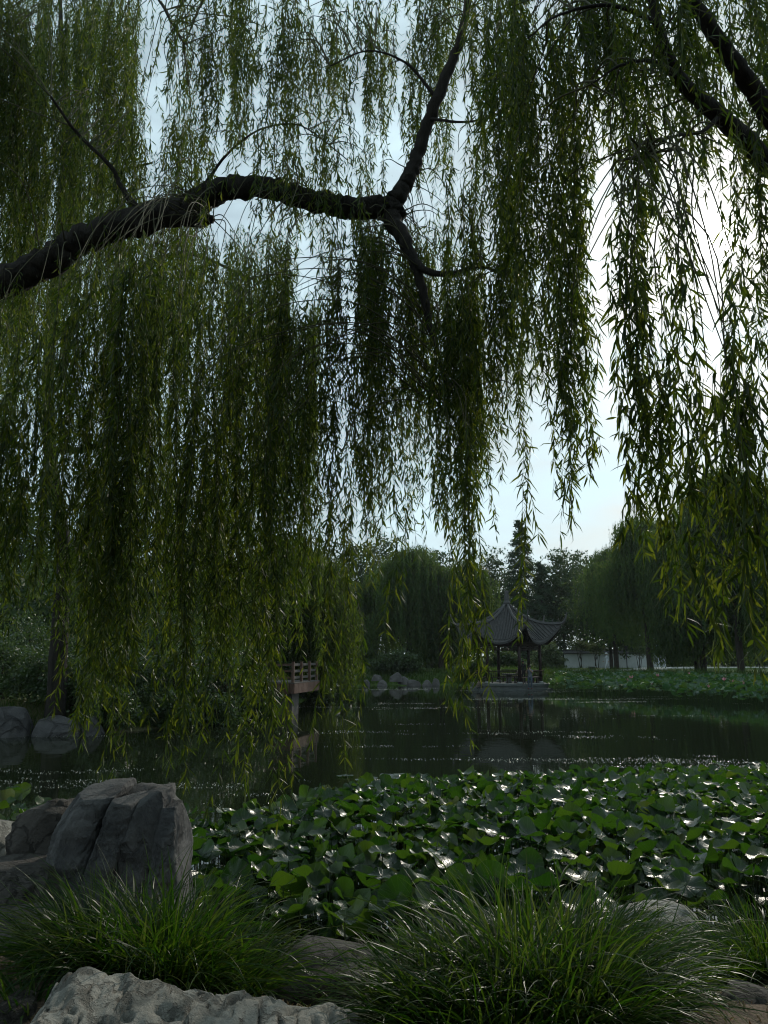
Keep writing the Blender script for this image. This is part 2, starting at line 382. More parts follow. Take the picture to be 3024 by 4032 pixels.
# ------------------------------------------------------------------ leaf strands
class Crown:
    def __init__(s): s.leaf = []; s.mb = MB()
    def strand(s, top, L, leaf, wid, spacing, out=(0, 0), sway=.03, twig=.002, spread=.7):
        if L < .15: return
        n = max(4, int(L / .16)); t = np.linspace(0, L, n)
        ph = rng.random(4) * 6.28; k = 1.2 + rng.random(2) * 2
        ex = 1 - np.exp(-t / .45)
        def pos(t, ex):
            w = sway * np.sqrt(t)
            return np.stack([top[0] + out[0] * ex + w * np.sin(k[0] * t + ph[0]) - w * math.sin(ph[0]) * 0,
                             top[1] + out[1] * ex + w * np.sin(k[1] * t + ph[1]),
                             top[2] + (.12 * ex * math.hypot(*out)) - t], -1)
        pts = pos(t, ex)
        s.mb.tube(pts, np.linspace(twig, twig * .4, n), 3, 1, cap=False)
        m = int(L / spacing)
        tl = np.sort(rng.random(m)) * L * .97 + .03 * L
        tl = tl + 0
        p0 = pos(tl, 1 - np.exp(-tl / .45))
        az = rng.random(m) * 2 * PI
        a = np.radians(rng.normal(34, 17, m)).clip(.05, 1.5) * spread / .7
        h = np.stack([np.cos(az), np.sin(az), 0 * az], -1)
        d = h * np.sin(a)[:, None] + np.array([0, 0, -1]) * np.cos(a)[:, None]
        w = np.stack([-np.sin(az), np.cos(az), 0 * az], -1)
        nrm = np.cross(d, w); tw = rng.normal(0, .9, m)
        w = w * np.cos(tw)[:, None] + nrm * np.sin(tw)[:, None]; nrm = np.cross(d, w)
        LL = leaf * rng.uniform(.55, 1.2, m)[:, None]; W = wid * rng.uniform(.7, 1.2, m)[:, None] * .5
        cu = rng.normal(0, .22, m)[:, None] * LL; cw = rng.normal(0, .12, m)[:, None] * LL
        dn = np.array([0, 0, -1.0]) * LL * .18
        c1 = p0 + d * LL * .33 + nrm * cu * .35 + dn * .15
        c2 = p0 + d * LL * .68 + nrm * cu * .7 + dn * .5 + w * cw * .4
        c3 = p0 + d * LL * .98 + nrm * cu * .6 + dn * 1.1 + w * cw
        s.leaf.append(np.stack([p0, c1 - w * W, c1 + w * W, c2 - w * W * .8, c2 + w * W * .8, c3], 1))
    def branchlet(s, a, b, r, lift=.25):
        a = np.asarray(a); b = np.asarray(b); d = np.linalg.norm(b - a)
        m1 = a * .65 + b * .35 + np.array([0, 0, lift * d]) + rng.normal(0, .06, 3) * d
        m2 = a * .25 + b * .75 + np.array([0, 0, lift * d * .9]) + rng.normal(0, .04, 3) * d
        p = spline([a, m1, m2, b], 5)
        s.mb.tube(p, np.linspace(r, .003, len(p)), 5, 1, cap=False)
    def build(s, name, mats, parent, origin):
        A = np.concatenate(s.leaf); n = len(A); b = np.arange(n)[:, None] * 6
        s.mb.add(A.reshape(-1, 3), [b + np.array([[0, 1, 2]]), b + np.array([[1, 3, 4, 2]]), b + np.array([[3, 5, 4]])], 0)
        V = s.mb
        o = V.build(name, mats, parent, smooth=True, origin=origin)
        return o

DENS = .8
def curtain(cr, xr, tr, br, Yr, n, leaf=.115, wid=.0148, spacing=.026, clump=4, jit=None, skel=None, reach=2.5, twr=.008, sway=.05, out=.10, spread=.75, twig=.002):
    g = max(1, int(round(n * DENS / clump)))
    if jit is None: jit = .0115 * sum(Yr) / 2
    for q_ in range(g):
        Yd = rng.uniform(*Yr); px = rng.uniform(*xr); yt = rng.uniform(*tr); yb = rng.uniform(*br)
        if 2745 < px < 2895 and yt < 1050 and yb > 800 and rng.random() < .5: yb = rng.uniform(620, 860)
        mid = P(px, (max(yt, 0) + yb) / 2, Yd); zt = P(px, yt, Yd)[2]; zb = P(px, yb, Yd)[2]
        if skel is not None:
            d = np.linalg.norm(skel - np.array([mid[0], mid[1], zt + .1]), axis=1); k = (d + rng.exponential(.45, len(d))).argmin()
            if d[k] < reach: cr.branchlet(skel[k], (mid[0], mid[1], zt), twr)
        m = max(1, int(rng.poisson(clump)))
        for e in range(m):
            top = (mid[0] + rng.normal(0, jit), mid[1] + rng.normal(0, jit), zt + rng.normal(0, .1))
            L = (zt - zb) * (1 - .45 * rng.random() ** 2) if e else (zt - zb)
            pxs = px + (top[0] - mid[0]) * F / Yd
            if skel is not None and abs(pxs - 2820) < 78 and yt < 900 and yb > 800: L = min(L, zt - P(px, rng.uniform(600, 820), Yd)[2])
            if skel is not None and 2306 < pxs < 2428 and yb > 600: L = min(L, zt - P(px, rng.uniform(430, 640), Yd)[2])
            az = rng.random() * 6.28
            o_ = out * rng.random()
            cr.strand(top, L, leaf, wid, spacing, (o_ * math.cos(az), o_ * math.sin(az)), sway, twig, spread)

def shade_canopy(cr, xr, yr, z, n):
    """unseen large-leaved strands added over and behind the viewpoint to block sky light"""
    for k in range(n):
        x = rng.uniform(*xr); y = rng.uniform(*yr)
        if y > 1.0 and abs(x) / max(y, .1) < 1.1 and (z - 3) < 1.2 * y: continue
        edge = max(abs(x) / 9, -y / 9)
        L = 2.0 + 5.5 * max(0, edge - .55) / .45 * rng.uniform(.5, 1.1)
        cr.strand((x, y, z + rng.uniform(-1, 1.2)), L, .34, .10, .075, (.3 * rng.normal(), .3 * rng.normal()), .06, .004)

def limb(mb, pts, per=7, sides=12, wob=.05, m=0):
    """pts: (px, py, depth, radius px)"""
    w = [np.append(P(a, b, c), d * c / F) for a, b, c, d in pts]
    s = spline(w, per); s[:, 3] = np.maximum(s[:, 3], .004)
    s[:, :3] += .012 * rng.standard_normal((len(s), 3)) * (s[:, 3:] / .1).clip(0, 1)
    mb.tube(s[:, :3], s[:, 3], sides, m, wob)
    return s[:, :3]

# ------------------------------------------------------------------ the near willow on the left with the great limb
tL = np.array([-6.6, 9.6, gz(-6.6, 9.6) - .1])
tree = empty('willow_tree', tL, 'near willow whose thick dark limb arches across the upper left of the view', 'tree', 'willows around the pond')
mb = MB(); skel = []
top = P(-330, 1330, 9.3)
tp = spline([np.append(tL, .62), np.append(tL + [.05, 0, 1.0], .46), np.append(tL + [.25, -.1, 2.6], .40), np.append(top, .31), np.append(top + [-.4, .3, 2.2], .22), np.append(top + [-.2, .6, 4.8], .1)], 8)
mb.tube(tp[:, :3], tp[:, 3], 16, 0, .05); skel.append(tp[:, :3])
mb.build('trunk', M['bark'], tree, origin=tL)
mb = MB()
skel.append(limb(mb, [(-330, 1330, 9.3, 84), (-100, 1170, 9.1, 68), (100, 1075, 9, 62), (220, 1020, 8.9, 60), (346, 932, 8.8, 57), (592, 862, 8.6, 60), (729, 820, 8.5, 54), (848, 758, 8.4, 50), (948, 732, 8.3, 45), (1094, 750, 8.2, 44), (1276, 806, 8.1, 44), (1400, 818, 8.05, 45), (1500, 824, 8, 47), (1560, 835, 8, 40), (1590, 850, 8, 18)], 8, 18, .10))
skel.append(limb(mb, [(1450, 820, 8, 34), (1540, 800, 8, 40), (1590, 740, 8, 36), (1622, 670, 8, 31), (1660, 555, 8, 28), (1715, 400, 7.9, 27), (1785, 228, 7.8, 22), (1830, 80, 7.7, 17), (1870, -160, 7.6, 14)], 7, 12))
skel.append(limb(mb, [(1440, 815, 8, 30), (1520, 838, 8, 40), (1572, 910, 7.9, 34), (1615, 1000, 7.8, 25), (1660, 1120, 7.7, 20), (1690, 1270, 7.6, 15), (1725, 1400, 7.5, 11), (1750, 1520, 7.4, 7), (1720, 1600, 7.4, 3)], 7, 12))
skel.append(limb(mb, [(1620, 1010, 7.8, 20), (1680, 1065, 7.6, 15), (1780, 1078, 7.4, 12), (1880, 1050, 7.2, 8), (2000, 1080, 7, 4)], 6, 8))
skel.append(limb(mb, [(690, 850, 8.5, 40), (780, 868, 8.45, 30), (838, 862, 8.4, 17)], 5, 10, .12))       # broken stub
skel.append(limb(mb, [(760, 800, 8.5, 10), (875, 629, 8.3, 6), (1003, 520, 8.2, 4.5), (1140, 488, 8, 4), (1230, 520, 7.9, 3), (1367, 629, 7.8, 3)], 6, 6))
skel.append(limb(mb, [(560, 850, 8.6, 18), (474, 729, 8.6, 11), (437, 656, 8.5, 9), (300, 520, 8.3, 7), (200, 380, 8, 5)], 6, 6))
skel.append(limb(mb, [(1722, 392, 7.9, 9), (1600, 250, 7.8, 6), (1450, 200, 7.7, 4), (1300, 260, 7.6, 3)], 6, 6))
skel.append(limb(mb, [(1700, 470, 7.9, 8), (1850, 480, 7.6, 5), (2000, 440, 7.4, 4), (2120, 500, 7.2, 3)], 6, 6))
skel.append(limb(mb, [(860, -250, 8.5, 10), (600, -100, 8.4, 6), (650, 40, 8.3, 5), (725, 175, 8.2, 3)], 6, 6))
mb.build('limb', M['bark'], tree, origin=tL)
SK = np.concatenate(skel)
cr = Crown()
C = lambda *a, **k: curtain(cr, *a, skel=SK, **k)
# upper left screen of leaves
C((-120, 520), (-260, 300), (500, 1300), (9.1, 10.6), 370)
C((-120, 400), (-260, 100), (350, 900), (7.5, 8.6), 30)
C((-80, 330), (-200, 900), (1200, 1900), (9.2, 10.4), 90)
C((-80, 330), (1050, 1250), (1400, 1900), (7.6, 9), 50)
C((-60, 110), (1180, 1700), (2000, 2480), (6, 7.5), 38, leaf=.13)
C((150, 235), (1200, 1600), (2250, 2520), (6, 7), 22, leaf=.13)
C((250, 330), (1000, 1500), (1700, 1900), (6.5, 7.5), 14)
C((300, 800), (350, 650), (900, 1500), (8.6, 9.6), 140)
C((520, 760), (-200, 150), (250, 700), (7.6, 9), 20)
C((740, 1250), (-250, 250), (250, 760), (7.6, 9.2), 225, spacing=.03)
C((1240, 1800), (-260, 300), (300, 860), (8.1, 9.2), 200)
C((740, 1500), (480, 700), (780, 1150), (7.4, 8.6), 110, spacing=.03)
# below the limb, left
C((310, 400), (900, 1400), (2650, 2990), (6.6, 7.4), 34, leaf=.125, jit=.05)
C((410, 570), (900, 1400), (2650, 3110), (6.4, 7.4), 62, leaf=.125, jit=.05)
C((560, 860), (900, 1300), (2200, 2800), (7.2, 8.8), 90)
C((690, 770), (1200, 1700), (2900, 3220), (6.4, 6.9), 26, leaf=.125, jit=.05)
C((800, 880), (1200, 1700), (2800, 3160), (6.4, 7), 22, leaf=.125, jit=.05)
C((880, 1130), (900, 1300), (2300, 2950), (7, 8.4), 62)
C((980, 1110), (1300, 1800), (2850, 3240), (6.4, 7), 28, leaf=.125, jit=.05)
C((1030, 1320), (850, 1200), (1700, 2420), (7, 8.5), 84)
C((1130, 1260), (1300, 1700), (2350, 2640), (7, 8), 14)
C((1310, 1360), (1600, 1900), (2850, 3150), (6.5, 6.8), 12, leaf=.125, jit=.05)
# centre
C((1320, 1480), (800, 1000), (1500, 2250), (7, 8.2), 70)
C((1440, 1640), (820, 1100), (1500, 2330), (8, 9), 110)
C((1520, 1570), (1500, 1700), (2400, 2570), (6.6, 6.9), 6, leaf=.125, jit=.05)
C((1600, 1860), (850, 1150), (1400, 2120), (7.9, 8.8), 105)
C((1640, 1860), (1300, 1500), (1600, 2100), (6.8, 7.4), 24)
C((1680, 1900), (1000, 1300), (1600, 2080), (6.6, 7.6), 90)
C((1775, 1870), (1500, 1800), (2650, 3040), (6.2, 6.5), 18, leaf=.125, jit=.05)
C((1880, 1960), (1000, 1300), (1800, 2250), (6.4, 7.2), 10)
C((1800, 2100), (500, 800), (1050, 1600), (6.6, 7.6), 95)
C((1850, 2080), (-250, 200), (500, 900), (6.6, 7.6), 90)
C((1950, 2080), (1000, 1300), (1500, 1830), (6.4, 7.2), 36)
C((2055, 2085), (1500, 1800), (2450, 2540), (6.2, 6.3), 3, leaf=.125, jit=.05)
C((-1500, -120), (-280, 700), (900, 2300), (6.5, 10.5), 150)
shade_canopy(cr, (-9, .5), (-9, 1.6), 9.0, 800)  # unseen canopy added to the crown to darken the near bank
cr.build('crown', [M['willow'], M['twig']], tree, origin=tL)

# ------------------------------------------------------------------ near willow on the right
tR = np.array([5.0, 6.0, gz(5.0, 6.0) - .1])
tree = empty('willow_tree', tR, 'near willow with two slanting boughs in the top right corner', 'tree', 'willows around the pond')
mb = MB(); skel = []
tp = spline([np.append(tR, .5), np.append(tR + [.0, 0, 1.0], .36), np.append(tR + [-.1, -.05, 3], .3), np.append(tR + [-.35, -.1, 4.6], .24), np.append(tR + [-.2, .3, 7.5], .1)], 8)
mb.tube(tp[:, :3], tp[:, 3], 16, 0, .05); skel.append(tp[:, :3])
mb.build('trunk', M['bark'], tree, origin=tR)
mb = MB()
q0 = tR + [-.2, -.05, 3.2]; 
def limbw(mb, w0, r0, pts, per=7, sides=12, wob=.05):
    w = [np.append(w0, r0)] + [np.append(P(a, b, c), d * c / F) for a, b, c, d in pts]
    s = spline(w, per); mb.tube(s[:, :3], s[:, 3], sides, 0, wob); return s[:, :3]
skel.append(limbw(mb, tR + [-.15, -.05, 3.6], .2, [(3150, 770, 5.8, 52), (3024, 648, 5.7, 46), (2934, 550, 5.6, 41), (2834, 456, 5.5, 36), (2697, 337, 5.4, 31), (2633, 228, 5.3, 27), (2590, 90, 5.2, 22), (2540, -100, 5.1, 16), (2420, -300, 5, 8)]))
skel.append(limbw(mb, tR + [-.3, -.1, 4.4], .2, [(3120, 560, 5.3, 50), (3024, 437, 5.2, 45), (2985, 380, 5.2, 42), (2916, 283, 5.1, 37), (2824, 150, 5, 33), (2720, -10, 4.9, 27), (2600, -200, 4.8, 18)]))
skel.append(limb(mb, [(2660, 290, 5.3, 14), (2560, 240, 5, 9), (2440, 260, 4.8, 6), (2330, 330, 4.7, 3)], 6, 6))
skel.append(limb(mb, [(2590, 90, 5.2, 14), (2400, 20, 5, 9), (2200, 60, 4.9, 6), (2080, 150, 4.8, 4)], 6, 6))
skel.append(limb(mb, [(2834, 456, 5.5, 14), (2760, 520, 5.2, 8), (2640, 540, 4.9, 5), (2520, 620, 4.7, 3)], 6, 6))
mb.build('limb', M['bark'], tree, origin=tR)
SK = np.concatenate(skel)
cr = Crown()
C = lambda *a, **k: curtain(cr, *a, skel=SK, **k)
C((1960, 2320), (-260, 200), (450, 1000), (5, 6.4), 84)
C((1990, 2300), (100, 500), (900, 1600), (5.2, 6.6), 60)
C((2030, 2300), (500, 900), (1250, 1880), (5.2, 6.6), 56)
C((2200, 2290), (900, 1200), (1900, 2180), (5.2, 6), 10)
C((2290, 2360), (600, 900), (1500, 1850), (5.4, 6.2), 14)
C((2200, 2280), (1200, 1500), (2050, 2190), (5.2, 5.8), 9, leaf=.125, jit=.05)
C((2270, 2420), (-260, 100), (200, 560), (5, 6), 60)
C((2390, 3060), (-280, 200), (300, 900), (5.8, 7.2), 185)
C((2390, 3060), (-280, 100), (200, 700), (4.4, 5), 34)
C((2420, 2560), (200, 600), (900, 1500), (4.6, 5.6), 28)
C((2430, 2560), (700, 1100), (1700, 2120), (4.4, 5.2), 15, leaf=.128, wid=.017, spacing=.032)
C((2500, 2680), (800, 1300), (1800, 2250), (4.2, 5), 18, leaf=.128, wid=.017, spacing=.032)
C((2560, 2680), (1400, 1700), (2300, 2500), (4.2, 4.8), 9, leaf=.13, wid=.0175, spacing=.032)
C((2640, 2840), (500, 800), (1000, 1700), (4.6, 5.6), 22, spacing=.032)
C((2660, 2800), (1000, 1400), (1900, 2380), (4, 4.8), 12, leaf=.13, wid=.0175, spacing=.034)
C((2800, 3060), (400, 900), (1300, 2000), (4.4, 5.6), 34)
C((2780, 3060), (1000, 1500), (2200, 2680), (3.8, 4.8), 30, leaf=.13, wid=.0175, spacing=.032)
C((2900, 3060), (1500, 1900), (2400, 2760), (3.6, 4.4), 17, leaf=.135, wid=.018, spacing=.034)
C((2690, 2780), (1500, 1800), (2250, 2420), (3.8, 4.4), 5, leaf=.135, wid=.018, spacing=.034)
C((3080, 4400), (-280, 400), (700, 2300), (4.6, 8), 120)
shade_canopy(cr, (-.5, 9), (-9, 1.6), 9.0, 800)  # out-of-view strands added to keep sky light off the foreground
cr.build('crown', [M['willow'], M['twig']], tree, origin=tR)

# ------------------------------------------------------------------ tall willow on the left bank
b0 = P(232, 2620, 27); bz = gz(b0[0], 27)
tB = np.array([b0[0], 27, bz - .1])
tree = empty('willow_tree', tB, 'tall willow on the left bank with a dark upright trunk behind the leaf curtain', 'tree', 'willows around the pond')
mb = MB()
def bw(pts, per=6, sides=10):
    return limb(mb, pts, per, sides)
w = [np.append(tB, .42), np.append(tB + [0, 0, .6], .33)] + [np.append(P(a, b, 27), r * 27 / F) for a, b, r in ((240, 2400, 31), (255, 2200, 30), (210, 1900, 26), (190, 1650, 24), (195, 1350, 22), (240, 900, 19), (260, 450, 15), (240, 100, 10), (230, -200, 5))]
s = spline(w, 6); mb.tube(s[:, :3], s[:, 3], 14, 0, .05)
mb.build('trunk', M['bark'], tree, origin=tB)
mb = MB()
bw([(250, 2250, 27, 22), (320, 2130, 26.5, 18), (360, 2000, 26, 14), (460, 1800, 25, 9), (600, 1500, 24.5, 5)])
bw([(210, 1770, 27, 14), (330, 1770, 26, 13), (420, 1720, 25.5, 11), (480, 1600, 25, 7), (520, 1400, 24.5, 4)])
bw([(380, 1745, 25.8, 7), (480, 1735, 25, 5), (600, 1715, 24.5, 3)])
bw([(195, 1350, 27, 16), (400, 1150, 25.5, 12), (700, 1000, 24, 8), (1000, 1100, 23, 4)])
bw([(195, 1400, 27, 14), (80, 1200, 26, 9), (-80, 1000, 25, 5)])
bw([(240, 900, 27, 12), (420, 700, 25.5, 8), (600, 640, 24.5, 4)])
mb.build('limb', M['bark'], tree, origin=tB)
cr = Crown()
def CB(xr, tr, br, Yr, n, **k):
    n = int(n * 1.9); kw = dict(leaf=.17, wid=.026, spacing=.035, clump=7, jit=.16, sway=.05, twig=.004, out=.3); kw.update(k)
    curtain(cr, xr, tr, br, Yr, n, **kw)
CB((-250, 520), (-300, 300), (300, 1000), (22, 29), 200)
CB((-250, 560), (300, 900), (900, 1500), (22, 29), 190)
CB((-250, 800), (800, 1100), (1300, 1900), (21, 28), 230)
CB((500, 1130), (880, 1200), (1300, 2000), (20.5, 26), 220)
CB((900, 1240), (1150, 1500), (1700, 2300), (20.5, 25), 130)
CB((-250, 1200), (1500, 1900), (2000, 2560), (20.5, 26), 330)
CB((250, 1250), (1900, 2200), (2300, 2700), (20.5, 25), 150)
CB((300, 410), (2200, 2400), (2700, 2880), (20, 20.6), 12)
cr.build('crown', [M['willow_mid'], M['twig']], tree, origin=tB)

# ------------------------------------------------------------------ weeping and leafy trees further off
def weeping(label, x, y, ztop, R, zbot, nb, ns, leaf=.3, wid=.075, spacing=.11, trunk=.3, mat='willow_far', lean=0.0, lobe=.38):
    z0 = gz(x, y) - .1; base = np.array([x, y, z0])
    t = empty('willow_tree', base, label, 'tree', 'willows around the pond')
    mb = MB(); H = ztop - z0
    p = spline([np.append(base, trunk * 1.5), np.append(base + [0, 0, .5], trunk), np.append(base + [lean, .1, H * .3], trunk * .85), np.append(base + [lean * 1.5, 0, H * .6], trunk * .55), np.append(base + [lean, 0, H * .9], trunk * .15)], 6)
    mb.tube(p[:, :3], p[:, 3], 10, 0, .05)
    cr = Crown()
    for b in range(nb):
        az = rng.random() * 2 * PI; rho = R * (1 - lobe) * math.sqrt(rng.random()); zz = z0 + H * (1 - .42 * (rho / (R * (1 - lobe))) ** 2 * rng.uniform(.3, 1.5)) - .3 - rng.exponential(.35)
        if b == 0: rho = 0; zz = ztop - .3
        c = base + [lean + rho * math.cos(az), rho * math.sin(az), 0]; rb = R * lobe * rng.uniform(.7, 1.1)
        k = np.array([c[0], c[1], zz]); k0 = p[int(len(p) * min(.95, max(.35, (zz - z0) / H * .75))), :3]
        mb.tube(spline([k0, (k0 + k) / 2 + [0, 0, .3], k], 4), np.linspace(trunk * .35, .02, 9), 5, 0, cap=False)
        for q_ in range(ns):
            a2 = rng.random() * 2 * PI; r2 = rb * math.sqrt(rng.random())
            tp_ = (c[0] + r2 * math.cos(a2), c[1] + r2 * math.sin(a2), zz - .35 * rb * (r2 / rb) ** 2 + rng.normal(0, .1))
            full = tp_[2] - zbot
            L = min(full * rng.uniform(.75, 1.0), rng.uniform(.25, .75) * H * .8)
            if L > .3: cr.strand(tp_, L, leaf, wid, spacing, (0, 0), .05, .006, .6)
    mb.build('trunk', M['bark_far'], t, origin=base)
    cr.build('crown', [M[mat], M['twig']], t, origin=base)
    return t

def leaf_quads(c, size, rs, up=.3):
    n = len(c)
    a = rng.standard_normal((n, 3)); a /= np.linalg.norm(a, axis=1)[:, None]
    nn = rng.standard_normal((n, 3)) + [0, 0, up]; nn -= a * (nn * a).sum(1)[:, None]; nn /= np.linalg.norm(nn, axis=1)[:, None]
    b = np.cross(nn, a); s = size * rng.uniform(.6, 1.3, n)[:, None]
    V = np.stack([c - a * s * .5, c + b * s * rs * .5 + nn * s * .06, c + a * s * .5, c - b * s * rs * .5 + nn * s * .06], 1)
    return V.reshape(-1, 3), np.arange(n * 4).reshape(-1, 4)

def leafy(name, label, cat, group, x, y, zb, lobes, nclump, per, leaf, mat, stems=1, trunk=.2, clr=.5, rs=.55, z0=None):
    """lobes: (dx, dy, z, rx, ry, rz) with z absolute"""
    z0 = gz(x, y) - .1 if z0 is None else z0; base = np.array([x, y, z0])
    t = empty(name, base, label, cat, group)
    mb = MB(); A = []
    vol = np.array([l[3] * l[4] * l[5] for l in lobes]) ** .7; vol /= vol.sum()
    for l, v in zip(lobes, vol):
        m = max(3, int(nclump * v))
        d = rng.standard_normal((m, 3)); d /= np.linalg.norm(d, axis=1)[:, None]
        r = rng.random(m) ** .4
        c = base * [1, 1, 0] + np.array(l[:3]) + d * r[:, None] * np.array(l[3:6]) * (1 + .18 * rng.standard_normal((m, 1)))
        pts = (c[:, None, :] + rng.standard_normal((m, per, 3)) * clr * np.array([1, 1, .6])).reshape(-1, 3)
        pts = pts[pts[:, 2] > z0 + .12]
        A.append(pts)
    V, q_ = leaf_quads(np.concatenate(A), leaf, rs)
    for k in range(stems):
        l = lobes[k % len(lobes)]
        e = base * [1, 1, 0] + np.array(l[:3]) + [0, 0, l[5] * .3]
        b = base + ([0, 0, 0] if stems == 1 else [rng.normal(0, .15), rng.normal(0, .15), 0])
        pp = spline([b, b * .6 + e * .4 + [0, 0, .1], e], 6)
        mb.tube(pp, np.linspace(trunk, trunk * .25, len(pp)), 8, 0, .04)
    for l in lobes:
        e = base * [1, 1, 0] + np.array(l[:3]); b = base + [0, 0, (l[2] - z0) * .45]
        mb.tube(spline([b, (b + e) / 2 + [0, 0, .1], e], 4), np.linspace(trunk * .5, .02, 9), 5, 0, cap=False)
    mb.build('trunk' if cat == 'tree' else 'stem', M['bark_far'], t, origin=base)
    mb = MB(); mb.add(V, [q_]); mb.build('crown' if cat == 'tree' else 'foliage', M[mat], t, smooth=False, origin=base)
    return t
def px_x(px, Y): return (px - 1512) / F * Y
def px_z(py, Y):
    r = ray(1512, py); return CAMZ + r[2] / r[1] * Y

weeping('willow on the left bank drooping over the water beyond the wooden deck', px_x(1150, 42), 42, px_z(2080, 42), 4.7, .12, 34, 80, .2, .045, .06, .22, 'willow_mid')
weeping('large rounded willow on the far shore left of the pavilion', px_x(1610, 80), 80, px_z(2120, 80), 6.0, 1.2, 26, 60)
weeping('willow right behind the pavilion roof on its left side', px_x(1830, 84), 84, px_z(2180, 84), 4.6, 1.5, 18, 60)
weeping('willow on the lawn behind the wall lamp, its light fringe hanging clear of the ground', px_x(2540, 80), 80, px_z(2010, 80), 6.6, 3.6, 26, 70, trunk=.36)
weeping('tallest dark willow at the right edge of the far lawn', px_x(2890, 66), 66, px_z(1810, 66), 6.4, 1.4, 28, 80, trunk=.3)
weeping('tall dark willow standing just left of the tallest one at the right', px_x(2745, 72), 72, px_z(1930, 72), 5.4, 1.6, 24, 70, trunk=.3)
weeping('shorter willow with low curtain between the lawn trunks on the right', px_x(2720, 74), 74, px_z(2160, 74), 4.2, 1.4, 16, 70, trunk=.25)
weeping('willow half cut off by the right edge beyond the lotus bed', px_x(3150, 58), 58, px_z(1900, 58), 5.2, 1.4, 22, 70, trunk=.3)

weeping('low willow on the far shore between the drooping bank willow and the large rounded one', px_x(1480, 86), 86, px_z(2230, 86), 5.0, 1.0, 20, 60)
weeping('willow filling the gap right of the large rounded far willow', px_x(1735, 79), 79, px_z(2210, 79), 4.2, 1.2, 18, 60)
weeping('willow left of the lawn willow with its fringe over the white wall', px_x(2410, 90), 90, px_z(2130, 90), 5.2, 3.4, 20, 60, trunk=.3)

def broad(label, px, Y, ytop, R, **k):
    z = px_z(ytop, Y); H = z - 1
    lobes = [(0, 0, 1 + H * .62, R * .8, R * .8, H * .34), (-R * .45, -.5, 1 + H * .5, R * .55, R * .55, H * .26), (R * .45, .3, 1 + H * .5, R * .55, R * .55, H * .28), (R * .1, -R * .4, 1 + H * .4, R * .6, R * .5, H * .25), (-R * .1, .2, 1 + H * .82, R * .4, R * .4, H * .18)]
    kw = dict(nclump=420, per=26, leaf=.42, mat='broad', trunk=.25, clr=.5); kw.update(k)
    return leafy('broadleaf_tree', label, 'tree', 'broadleaf trees behind the pond', px_x(px, Y), Y, 1, lobes, **kw)
broad('dark round broadleaf tree standing over the white garden wall', 2390, 94, 2200, 5.0)
broad('broadleaf tree behind the right eave of the pavilion', 2210, 112, 2150, 5.0)
broad('broadleaf tree right of the pointed conifer, in the hazy back row', 2290, 122, 2160, 5.0)
broad('broadleaf tree left of the pointed conifer, in the hazy back row', 1940, 118, 2160, 4.6)
broad('tall broadleaf tree showing above the large far willow', 1520, 112, 2100, 6.0)
broad('broadleaf tree above the left shoulder of the large far willow', 1380, 108, 2120, 5.5)
broad('broadleaf tree peeping over the right shoulder of the large far willow', 1720, 116, 2150, 5.0)
broad('leafy tree in the back row behind the left bank shrubs', 800, 84, 2050, 6.0)
broad('leafy tree in the back row behind the wooden deck', 1120, 92, 2060, 6.0)
broad('leafy tree deep behind the tall bank willow', 420, 70, 1950, 6.0)
broad('leafy tree at the far left behind the bank willow', 40, 62, 1900, 6.0)
broad('tree filling the back row behind the lawn willow', 2620, 118, 2080, 6.5)
broad('tree filling the back row at the far right', 2880, 120, 2000, 7.0)

# the wood behind everything reads as one mass
A = []
for k in range(2200):
    a = rng.uniform(-.75, .75); d = rng.uniform(118, 150); x, y = d * math.sin(a), d * math.cos(a)
    H = 9.5 + 4 * float(fbm(np.array([x * .06, y * .06, 0]), 3))
    zz = 1 + max(3, H) * rng.random() ** .8
    A.append(np.array([x, y, zz]) + rng.standard_normal((46, 3)) * [1.1, 1.1, .8])
for k in range(1000):
    x = rng.uniform(-60, -12); y = rng.uniform(40, 60); H = 6.5
    A.append(np.array([x, y, .9 + H * rng.random()]) + rng.standard_normal((46, 3)) * [.9, .9, .6])
A = np.concatenate(A); A = A[A[:, 2] > .9]
V, q = leaf_quads(A, .55, .55); mb = MB(); mb.add(V, [q]); tag(mb.build('distant_woodland', M['broad'], smooth=False), kind='stuff')

# pointed conifer: tiers of drooping feathery sprays
def conifer(label, px, Y, ytop, R):
    x = px_x(px, Y); z0 = gz(x, Y) - .1; zt = px_z(ytop, Y); base = np.array([x, Y, z0]); H = zt - z0
    t = empty('conifer_tree', base, label, 'tree')
    mb = MB(); p = np.linspace(base, base + [0, 0, H], 10); mb.tube(p, np.linspace(.3, .03, 10), 8, 0, .03)
    A = []
    for k in range(150):
        f = (k + rng.random()) / 150; zz = z0 + H * (.08 + .92 * f); r = R * (1 - f) ** .75 * rng.uniform(.55, 1.1) + .25
        az = rng.random() * 6.28; e = np.array([x + r * math.cos(az), Y + r * math.sin(az), zz - r * .12 + .25 * (f > .8)])
        b = np.array([x, Y, zz]); pp = spline([b, (b + e) / 2 + [0, 0, .15], e], 4); mb.tube(pp, np.linspace(.05, .01, len(pp)), 4, 0, cap=False)
        m = int(30 + 50 * r); u = rng.random(m) ** .6
        c = b + (e - b) * u[:, None] + rng.standard_normal((m, 3)) * np.array([.28, .28, .2]) * (.6 + .5 * r / R)
        A.append(c)
    mb.build('trunk', M['bark_far'], t, origin=base)
    V, q_ = leaf_quads(np.concatenate(A), .36, .4)
    mb = MB(); mb.add(V, [q_]); mb.build('crown', M['conifer'], t, smooth=False, origin=base)
conifer('tall pointed conifer rising behind the pavilion roof', 2052, 104, 2055, 4.2)
conifer('shorter feathery conifer beside the tall pointed one', 2130, 108, 2220, 3.6)

